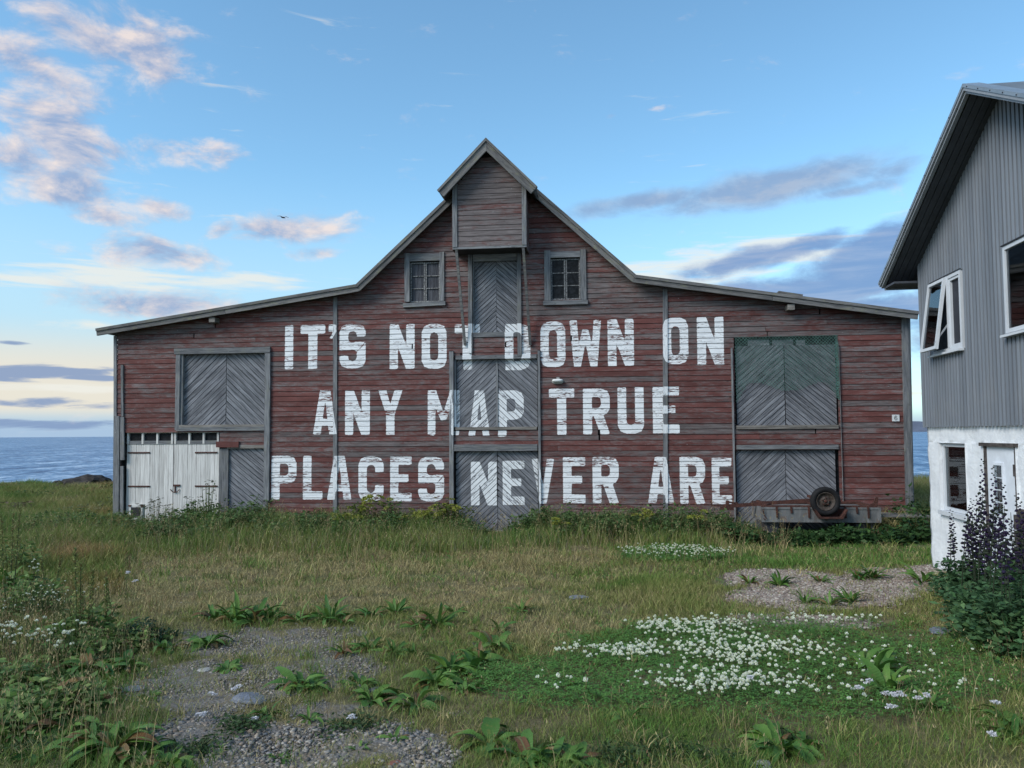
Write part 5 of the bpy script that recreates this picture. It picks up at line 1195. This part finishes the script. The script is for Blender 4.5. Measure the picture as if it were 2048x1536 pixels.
for a in ((230, 1500, .30, 16), (190, 1480, .24, 12), (285, 1512, .2, 10), (60, 1425, .34, 14), (20, 1390, .36, 12), (110, 1440, .24, 10), (180, 1345, .26, 13), (215, 1350, .22, 11), (250, 1340, .2, 10), (150, 1400, .2, 9), (980, 1490, .24, 14), (1060, 1525, .26, 14), (1110, 1530, .22, 11), (1150, 1528, .22, 9), (1255, 1440, .2, 12), (1225, 1428, .16, 8), (1560, 1500, .24, 13), (1600, 1495, .2, 9), (2030, 1480, .26, 10), (340, 1532, .16, 9), (300, 1535, .16, 9), (2010, 1445, .2, 8), (95, 1395, .28, 10), (140, 1460, .24, 10), (35, 1475, .28, 10), (200, 1400, .2, 8), (75, 1515, .2, 8), (250, 1470, .18, 8)): dock(*a, 'large dock plant beside the creamy white flowers' if a[0] < 260 and a[1] < 1460 else 'large dock plant at the weedy border of the pebbly track' if a[0] < 400 else 'big dock plant at the pebble edge facing the clover' if a[0] < 1200 else 'dock plant in front of the densest clover flowers' if a[0] < 1400 else 'dock plant in the green grass before the yarrow' if a[0] < 1700 else 'dock plant growing in front of the larkspur', GD)
for a in ((1745, 1350, .26, 6), (1730, 1335, .2, 5), (1775, 1385, .22, 6), (1860, 1420, .2, 8), (1640, 1352, .14, 5), (1145, 1375, .14, 5)): dock(*a, ld, GD, False, .5)
for a in ((990, 1300, .24, 12), (960, 1325, .22, 10), (900, 1345, .24, 10), (940, 1345, .2, 9), (1000, 1262, .16, 7), (870, 1370, .2, 9), (930, 1385, .2, 8)): dock(*a, lf, GD, False, .15)
for a in ((1500, 1168, .2, 9), (1560, 1172, .26, 10), (1640, 1165, .2, 8), (1700, 1205, .28, 10), (1720, 1160, .26, 9), (1745, 1158, .28, 9), (1845, 1165, .26, 9), (1660, 1212, .2, 8), (1610, 1208, .16, 7)): dock(*a, le_, 'weed tufts on the gravel', True, .3)
dock(165, 1290, .40, 16, 'tall seeding dock with two pale green spikes beside the white flowers', None, False, .35, 3); dock(225, 1285, .34, 12, 'leafy dock standing behind the dark feathery weed', None, False, .35, 1)
dock(20, 1190, .40, 12, 'tall yellowing dock at the meadow edge', None, False, .5, 3); dock(95, 1200, .30, 8, 'brown seeding dock stalks at the meadow edge', None, True, .5, 2)

# --- leafy bushes and weeds: many small leaves on real stems
def foliage(n, rx, ry, h, ls, c0, c1, seed=0, top=.5):
    m = max(14, int(70*rx)); sa = RNG.random(m)*6.28; sr = np.sqrt(RNG.random(m)); sh = (.45+.75*RNG.random(m))*(1-.35*sr); lean = RNG.normal(0, .18, (m, 2))
    k = RNG.integers(0, m, n); t = RNG.random(n)**.75; sp = .07+.10*(1-t)
    x = rx*.85*sr[k]*np.cos(sa[k])+lean[k, 0]*t*h+RNG.normal(0, 1, n)*sp*(.5+rx*.6); y = ry*.85*sr[k]*np.sin(sa[k])+lean[k, 1]*t*h+RNG.normal(0, 1, n)*sp*(.5+rx*.6); z = h*t*sh[k]*1.12
    L = ls*(.55+.8*RNG.random(n)); d = RNG.normal(0, 1, (n, 3)); d[:, 2] = np.abs(d[:, 2])*.35-.1; d /= np.linalg.norm(d, axis=1)[:, None]
    s = np.cross(d, RNG.normal(0, 1, (n, 3))+np.array([0, 0, 1.5])); s /= np.linalg.norm(s, axis=1)[:, None]; p = np.stack([x, y, z], 1)
    V = np.stack([p, p+d*L[:, None]*.5+s*L[:, None]*.24, p+d*L[:, None], p+d*L[:, None]*.5-s*L[:, None]*.24], 1).reshape(-1, 3)
    i = np.arange(n)[:, None]*4; Fc = np.concatenate([i+np.array([[0, 1, 2]]), i+np.array([[0, 2, 3]])], 0)
    c = lerp(np.array(c0), np.array(c1), RNG.random((n, 1)))*(1+RNG.normal(0, .22, (n, 1))).clip(.5, 1.6); return V, Fc, np.repeat(c, 4, 0)
def stems(n, rx, ry, h):
    m = MB()
    for k in range(n):
        a = random.uniform(0, 6.28); r_ = random.random()**.5*.8; m.tube([(rx*r_*.3*math.cos(a), ry*r_*.3*math.sin(a), 0), (rx*r_*.7*math.cos(a), ry*r_*.7*math.sin(a), h*.5), (rx*r_*math.cos(a), ry*r_*math.sin(a), h*.95)], [.007, .005, .003], 4)
    return m
def umbel(r_, col0, col1, n=60):
    q = RNG.random((n, 3)); a = q[:, 0]*6.28; rr = np.sqrt(q[:, 1])*r_; x, y = rr*np.cos(a), rr*np.sin(a); z = .3*r_*(1-(rr/r_)**2)+q[:, 2]*.25*r_
    return blades(x, y, z, np.full(n, r_*.35), np.full(n, r_*.3), np.full(n, .9), lerp(np.array(col0), np.array(col1), RNG.random((n, 1))))
UMB = [big_mesh('flower_cluster', *[q for q in (lambda u: (u[0], u[1], M['petal'], {'col': u[2]}))(umbel(.11, (.17, .20, .04), (.28, .29, .05)))]) for _ in range(3)]
def bush(name, label, cat, loc, rx, ry, h, n, ls, c0, c1, group=None, flowers=0, nst=10, parts_mesh=None):
    e = empty(name, loc, random.uniform(0, 6.28)); tag(e, label, cat, group); stems(nst, rx, ry, h).build('stem', M['stem'], e)
    V, Fc, C = foliage(n, rx, ry, h, ls, c0, c1, random.random()*6); fo = obj('foliage', big_mesh('foliage', V, Fc, M['grass'], {'col': C}), None, e); fo['kind'] = 'stuff'
    for k in range(flowers):
        a = random.uniform(0, 6.28); r_ = random.random()**.5*.9; obj('flower_cluster', random.choice(parts_mesh or UMB), None, e, (rx*r_*math.cos(a), ry*r_*math.sin(a), h*random.uniform(.75, 1.08)), (random.uniform(-.4, .4), random.uniform(-.4, .4), a), (random.uniform(.6, 1.2),)*3)
    return e
def near_barn(px_, n):                           # ground point n metres before the barn wall at this column of the photograph
    p = BF.world(BF.S(px_, 1040, n), n, 0); return (p.x, p.y, float(gz(p.x, p.y))-.02)
SPANS = [(0, 228, 'on the meadow beside the barn corner'), (228, 252, 'at the dark corner post of the barn'), (252, 436, 'before the white double door'), (436, 540, 'before the small diagonal board door')]
for (x0, x1, ch, wd_) in [(w_[1], w_[2], w_[0], n_) for w_, n_ in zip(WORDS[23:], ['PLACES']*6+['NEVER']*5+['ARE']*3)]: SPANS.append((x0-8, x1+8, 'at the barn foot below the %s of %s' % (ch if wd_ != 'NEVER' or x0 < 1100 or ch != 'E' else 'second E', wd_)))
def spot(px_):
    return min(SPANS, key=lambda q: 0 if q[0] <= px_ <= q[1] else min(abs(px_-q[0]), abs(px_-q[1])))[2]
DK0, DK1 = (.042, .088, .028), (.105, .165, .055)
YB = 'yellow flowering bush in the weeds at the barn foot'
for px_, n, r_, h in ((720, .8, .42, .70), (760, .55, .4, .78), (835, 1.0, .5, .52), (860, .8, .4, .50), (895, .5, .42, .72), (690, 1.2, .35, .45)): bush('flowering_bush', 'yellow flowering bush '+spot(px_), 'bush', near_barn(px_, n), r_, r_*.8, h, 1500, .075, (.05, .08, .02), (.10, .13, .03), 'yellow bushes along the barn', 7)
for px_, n, h in ((1130, 1.9, .4), (1290, 1.3, .5), (1385, 1.5, .5)): bush('ragwort', 'low yellow flowered weed '+spot(px_), 'plant', near_barn(px_, n), .3, .25, h, 500, .07, DK0, DK1, 'yellow ragwort before the barn', 4)
WL = 'dark green leafy weed clump at the foot of the barn'
for px_, n, r_, h in ((236, .6, .3, .5), (300, 1.0, .5, .30), (345, .7, .4, .40), (385, .6, .45, .48), (425, .5, .4, .55), (480, 1.1, .6, .5), (540, 1.4, .6, .42), (580, 1.2, .5, .38), (640, 1.1, .5, .42), (790, .9, .5, .55), (930, 1.3, .45, .35), (1080, .8, .45, .5), (1120, .8, .5, .52), (1180, .9, .6, .42), (1240, .8, .6, .48), (1300, .7, .5, .52), (1350, .7, .5, .55), (1410, .7, .45, .5), (1450, 1.0, .4, .4), (230, 1.7, .7, .5), (160, 1.4, .7, .55), (330, 2.2, .6, .45), (420, 2.4, .7, .40), (550, 2.4, .5, .38), (100, 2.2, .8, .5), (470, 1.7, .55, .5), (620, 1.9, .6, .42), (700, 2.0, .5, .36), (770, 1.7, .5, .42), (370, 1.6, .5, .45), (510, .6, .45, .62), (1050, 1.5, .4, .4), (1150, 1.6, .5, .42), (1220, 1.6, .5, .4), (1330, 1.5, .5, .42), (1420, 1.4, .4, .42)): bush('weed_clump', 'dark leafy weed clump '+spot(px_), 'weeds', near_barn(px_, n), r_, r_*.8, h*(1.22 if px_ > 350 else 1), 1500, .08, DK0, DK1, 'weeds along the barn')
for k, (px_, py_, r_, h, c) in enumerate(((60, 1005, .9, .4, 0), (130, 1015, .9, .35, 1), (200, 992, .8, .4, 0), (160, 1040, .7, .4, 2), (95, 1060, .6, .4, 0), (215, 1028, .6, .45, 2), (30, 1032, .8, .4, 1), (20, 985, 1.0, .35, 2), (110, 985, 1.0, .3, 1))):
    x, y, z = ground_at(px_, py_); bush('meadow_clump', ('dark green leafy clump in the shore meadow', 'brownish dry weed clump in the shore meadow', 'pale grey-green clump in the shore meadow')[c], 'weeds', (x, y, z-.05), r_, r_*.8, h, 1500, .10, ((.035, .07, .02), (.11, .085, .055), (.10, .13, .075))[c], ((.08, .13, .03), (.18, .14, .09), (.17, .20, .12))[c], 'clumps in the shore meadow')
TW = 'broad-leaved weed clump growing round the overturned trailer'
for px_, n, r_, h in ((1480, 1.9, .4, .34), (1530, 1.9, .45, .3), (1580, 1.8, .4, .32), (1630, 1.85, .4, .25), (1680, 1.8, .45, .34), (1720, 1.75, .4, .3), (1760, 1.8, .4, .26), (1800, 1.5, .45, .34), (1835, 1.2, .4, .5), (1830, .5, .4, .8), (1600, 1.5, .4, .3), (1700, 1.5, .4, .3)): bush('weed_clump', TW if px_ < 1790 else 'broad-leaved weed clump at the barn corner near the white house', 'weeds', near_barn(px_, n), r_, r_*.8, h, 800, .11, (.02, .055, .018), (.05, .105, .03), 'weeds round the trailer')
x, y, z = ground_at(290, 1282); bush('feathery_weed', 'dark bluish feathery weed cushion beside the track', 'plant', (x, y, z-.03), .26, .2, .2, 2600, .04, (.018, .05, .026), (.03, .075, .035))
BK = (('leafy weed mass under the creamy white flowers', ((40, 1395, .34, .26), (110, 1425, .30, .2), (60, 1455, .3, .2))), ('leafy weed mass around the seeding dock', ((175, 1290, .34, .36), (240, 1300, .26, .24), (130, 1330, .3, .25))), ('pale leafy weeds on the bank at the meadow edge', ((25, 1235, .4, .45), (75, 1215, .36, .35), (20, 1150, .5, .5))))
for lb_, spots in BK:
    for px_, py_, r_, h in spots: x, y, z = ground_at(px_, py_); bush('weed_clump', lb_, 'weeds', (x, y, z-.02), r_, r_*.8, h, 800, .07, (.070, .135, .036), (.165, .235, .07), 'weeds on the bank')
for px_, py_ in ((1330, 1500), (1420, 1520), (700, 1452), (480, 1455), (1250, 1520), (60, 1500), (380, 1500)): x, y, z = ground_at(px_, py_); bush('low_weed', 'low small-leaved weed mat in the grass before the clover' if px_ > 1200 else 'low small-leaved weed mat on the pebbly track' if px_ > 300 else 'low small-leaved weed mat under the big dock leaves', 'plant', (x, y, z-.02), .17, .14, .07, 700, .03, (.03, .065, .022), (.06, .10, .035), 'small weed mats')
# angelica stems before the white doors
for px_, n, hh in ((415, .45, 1.05), (385, .5, .72), (310, .5, .78), (290, .55, .7), (335, .5, .62)):
    e = bush('cow_parsley', 'dark seeding umbel plant standing before the white double door', 'plant', near_barn(px_, n), .22, .18, hh, 140, .06, DK0, DK1, 'umbel plants before the white door', 16, 12, [big_mesh('seed_head', *[q for q in (lambda u: (u[0], u[1], M['petal'], {'col': u[2]}))(umbel(.035, (.05, .06, .03), (.09, .09, .05), 30))])])

# --- larkspur (dark violet spikes) in front of the white wall
def spike_mesh(h, n):
    vs_, fs_, cs_ = [], [], []; b = 0
    for k in range(n):
        t = k/n; a = 2.4*k; r_ = .030*(1.1-t*.6); q = .021*(1.05-.6*t)*random.uniform(.7, 1.2); c = np.array((r_*math.cos(a), r_*math.sin(a), h*(.42+.58*t)))
        v = IV*q*(1+RNG.normal(0, .2, (len(IV), 1)))+c; vs_.append(v); fs_.append(IF+b); b += len(v); col = np.array(random.choice(((.022, .016, .045), (.030, .017, .052), (.022, .020, .032), (.035, .045, .03)))); cs_.append(np.repeat(col[None], len(v), 0))
    return np.concatenate(vs_), np.concatenate(fs_), np.concatenate(cs_)
SPK = [big_mesh('flower_spike', *(lambda u: (u[0], u[1], M['petal'], {'col': u[2]}))(spike_mesh(.95+.15*k, 26+3*k))) for k in range(4)]
M['dark_stem'] = plain('dark flower stem', (.030, .045, .022), .7, .2)
STM = mesh('stem', *(lambda m: (m.v, m.f))(MB().tube([(0, 0, -.25), (.01, 0, .3), (0, .01, 1.0)], [.0055, .005, .0025], 5)))
def larkspur(px_, n, label, spikes, r_, h):
    p = HF.world(HF.S(px_, 1100, n), n, 0); z = float(gz(p.x, p.y)); e = empty('larkspur', (p.x, p.y, z), 0); tag(e, label, 'plant', 'larkspur by the white wall')
    V, Fc, C = foliage(3000, r_, r_*1.1, h*.40, .07, (.035, .085, .040), (.075, .145, .062), random.random()*6); fo = obj('foliage', big_mesh('foliage', V, Fc, M['grass'], {'col': C}), None, e); fo['kind'] = 'stuff'
    for k in range(spikes):
        a = random.uniform(0, 6.28); q = random.random()**.5*r_*.9; s_ = random.uniform(.8, 1.08); rt = (random.uniform(-.12, .12), random.uniform(-.12, .12), a)
        sp_ = obj('flower_spike', SPK[k % 4], None, e, (q*math.cos(a), q*math.sin(a), h*.55*random.uniform(.15, .5)), rt, (1, 1, s_*h*.56)); obj('stem', STM, M['dark_stem'], sp_, (0, 0, 0), (0, 0, 0))
larkspur(1985, .70, 'large larkspur clump with dark violet spikes before the white door', 18, .40, 1.5); larkspur(1935, .50, 'smaller larkspur clump with few dark spikes under the low window', 8, .26, 1.1); larkspur(2045, .85, 'larkspur clump beside the brown gate', 12, .40, 1.5)
for px_, py_, r_, h in ((1980, 1280, .34, .36), (2035, 1310, .36, .40), (1945, 1235, .28, .34), (2060, 1270, .42, .55)): x, y, z = ground_at(px_, py_); bush('leafy_shrub', 'dark leafy undergrowth at the foot of the larkspur', 'bush', (x, y, z-.03), r_, r_*.8, h, 1200, .085, (.040, .098, .038), (.095, .175, .065), 'undergrowth below the larkspur')

# --- white clover: leaves as ground cover, flower heads singly
x, y, z, px, py = scatter(110000, 4.5, 14, 1.6, -.2, .95); cl = f_clover(px, py, x, y); k = RNG.random(len(x)) < cl; x, y, z = x[k], y[k], z[k]; n = len(x)
zz = z+.02+(.03+.05*np.clip(.5+.5*wob(x, y, 2.7, 2), 0, 1))*RNG.random(n); r = (.010+.006*RNG.random(n))*np.clip(y/7, 1, 1.8); a = RNG.random(n)*6.28; tri = []
VV, FF, CC = [], [], []; b = 0
c = lerp(np.array((.065, .170, .036)), np.array((.135, .265, .062)), RNG.random((n, 1)))
for j in range(3):
    t = a+j*2.094; cx_, cy_ = np.cos(t), np.sin(t); tz = RNG.normal(0, .35, n)
    q = np.stack([np.stack([x, y, zz], 1), np.stack([x+r*(cx_-.55*cy_), y+r*(cy_+.55*cx_), zz+tz*r], 1), np.stack([x+1.5*r*cx_, y+1.5*r*cy_, zz+tz*r*1.2], 1), np.stack([x+r*(cx_+.55*cy_), y+r*(cy_-.55*cx_), zz+tz*r], 1)], 1).reshape(-1, 3)
    VV.append(q); i = np.arange(n)[:, None]*4; FF.append(np.concatenate([i+np.array([[0, 1, 2]]), i+np.array([[0, 2, 3]])], 0)+b); b += len(q); CC.append(np.repeat(c, 4, 0))
clo = empty('clover_patch', (0, 0, 0)); tag(clo, 'green clover patch thick with white flower heads', 'clover')
lv = obj('leaves', big_mesh('leaves', np.concatenate(VV), np.concatenate(FF), M['grass'], {'col': np.concatenate(CC)}), None, clo); lv['kind'] = 'stuff'
def clover_head(k):
    n = 46; V0 = []; 
    q = RNG.normal(0, 1, (n, 3)); q /= np.linalg.norm(q, axis=1)[:, None]; q[:, 2] = np.abs(q[:, 2])*.9-.25; q /= np.linalg.norm(q, axis=1)[:, None]
    p = q*.6; s = np.cross(q, RNG.normal(0, 1, (n, 3))); s /= np.linalg.norm(s, axis=1)[:, None]
    V = np.stack([p-s*.16, p+s*.16, q*1.05+np.array([0, 0, .18])+s*.10, q*1.05+np.array([0, 0, .18])-s*.10], 1).reshape(-1, 3)
    F4 = np.arange(n*4).reshape(n, 4); core = IV*.62; F3 = IF
    st_ = MB().tube([(0, 0, -6), (.3, 0, -3), (0, 0, -.4)], [.14, .12, .1], 4)
    tri = np.concatenate([F4[:, [0, 1, 2]], F4[:, [0, 2, 3]], F3+n*4], 0)
    sv = np.array(st_.v); sf = np.array([t for f in st_.f for t in ([f[0], f[1], f[2]], [f[0], f[2], f[3]])])
    tri = np.concatenate([tri, sf+n*4+len(core)], 0); Vt = np.concatenate([V, core, sv])
    C = np.concatenate([np.repeat(lerp(np.array((.74, .76, .62)), np.array((.88, .88, .82)), RNG.random((n, 1))), 4, 0), np.repeat([[.50, .55, .34]], len(core), 0), np.repeat([[.07, .12, .035]], len(sv), 0)])
    return Vt, tri, C
HD = [clover_head(k) for k in range(4)]
HDM = [big_mesh('flower_head', v, f, M['petal'], {'col': c}) for v, f, c in HD]
# flower density as on the photograph
x, y, z, px, py = scatter(42000, 4.5, 14, 1.3, -.25, .98)
den = fmax(ell(px, py, 1480, 1318, 120, 28, .35), ell(px, py, 1290, 1322, 150, 13, .4), ell(px, py, 1385, 1272, 110, 15, .4)*1.0, ell(px, py, 1560, 1255, 180, 6, .5)*.5, ell(px, py, 1420, 1385, 150, 24, .45)*.85, ell(px, py, 1350, 1112, 106, 11, .25)*.5, ell(px, py, 1600, 1320, 180, 34, .5)*.3, ell(px, py, 1700, 1370, 300, 45, .5)*.10, ell(px, py, 1120, 1385, 130, 34, .4)*.05, ell(px, py, 1560, 1400, 120, 22, .4)*.3)
den = den*np.clip(.75+.6*wob(x, y, 3.1, 5), .1, 1.3)*np.clip(1.3-ell(px, py, 1640, 1285, 190, 22, .4)*1.2, 0, 1)
k = RNG.random(len(x)) < den*.85; x, y, z, py = x[k], y[k], z[k], py[k]; o_ = np.argsort(y); x, y, z = x[o_], y[o_], z[o_]
hz_ = z+.075+.05*RNG.random(len(x)); rad = .0128*(.5+.85*RNG.random(len(x)))
for k in range(min(300, len(x))): obj('flower_head', HDM[k % 4], None, clo, (x[k], y[k], hz_[k]), (random.uniform(-.3, .3), random.uniform(-.3, .3), random.uniform(0, 6)), (rad[k],)*3)
if len(x) > 300:
    ps = []
    for k in range(300, len(x)): v, f, c = HD[k % 4]; ps.append((v*rad[k]+np.array([x[k], y[k], hz_[k]]), f, c))
    V, Fc, C = join(ps); ro = obj('flower_heads', big_mesh('flower_heads', V, Fc, M['petal'], {'col': C}), None, clo); ro['kind'] = 'stuff'
# --- white flowers on the left, yarrow in the foreground
def flower_clump(px_, py_, n, spread, h, r_, label, dense=True):
    x, y, z = ground_at(px_, py_); e = empty('white_flower_clump', (x, y, z)); tag(e, label, 'flowers', 'white flowers on the bank'); st_ = MB()
    for k in range(n):
        dx, dy = random.gauss(0, spread), random.gauss(0, spread*.7); hh = h*random.uniform(.6, 1.15); st_.tube([(dx*.7, dy*.7, float(gz(x+dx*.7, y+dy*.7))-z), (dx, dy, hh*.6), (dx, dy, hh)], .003, 4); q = r_*random.uniform(.7, 1.2); obj('flower_head', HDM[k % 4], None, e, (dx, dy, hh), (random.uniform(-.5, .5), random.uniform(-.5, .5), k), (q, q, q*.8))
    st_.build('stem', M['stem'], e)
flower_clump(85, 1335, 42, .16, .30, .016, 'dense clump of round creamy white flower heads by the big dock leaves'); flower_clump(20, 1330, 22, .12, .34, .018, 'creamy white flower heads beside large dock leaves at the yard edge'); flower_clump(115, 1240, 40, .22, .34, .009, 'loose cloud of tiny white flowers beside the seeding dock'); flower_clump(30, 1260, 40, .25, .34, .008, 'pale feathery flower heads in the dry bank grass'); flower_clump(70, 1190, 8, .12, .42, .016, 'few white flower heads in the tall dry grass at the meadow edge')
YAR = [big_mesh('flower_cluster', *(lambda u: (u[0], u[1], M['petal'], {'col': u[2]}))(umbel(.03, (.55, .54, .58), (.74, .73, .75), 50))) for _ in range(3)]
for px_, py_, h in ((1785, 1440, .16), (1780, 1455, .13), (1770, 1430, .14), (1715, 1420, .15), (1735, 1410, .16), (1800, 1435, .15), (1830, 1440, .14), (1850, 1432, .13), (1990, 1450, .14), (1985, 1520, .14), (505, 1450, .04), (395, 1445, .05), (470, 1390, .05), (420, 1400, .04), (695, 1450, .05), (1500, 1395, .14), (250, 1205, .35), (265, 1215, .3)):
    x, y, z = ground_at(px_, py_); e = empty('yarrow', (x, y, z)); tag(e, 'slender yarrow stem with a flat pinkish white flower head', 'flower', 'yarrow in the yard'); MB().tube([(0, 0, 0), (.01, .0, h*.5), (.015, .005, h)], [.0035, .003, .0025], 5).build('stem', M['stem'], e)
    for k in range(3): obj('flower_cluster', YAR[k], None, e, (.015+random.uniform(-.02, .02), .005+random.uniform(-.02, .02), h-.005+.006*k), (random.uniform(-.2, .2), random.uniform(-.2, .2), k), (.75,)*3)
print('VEG done', nplank)
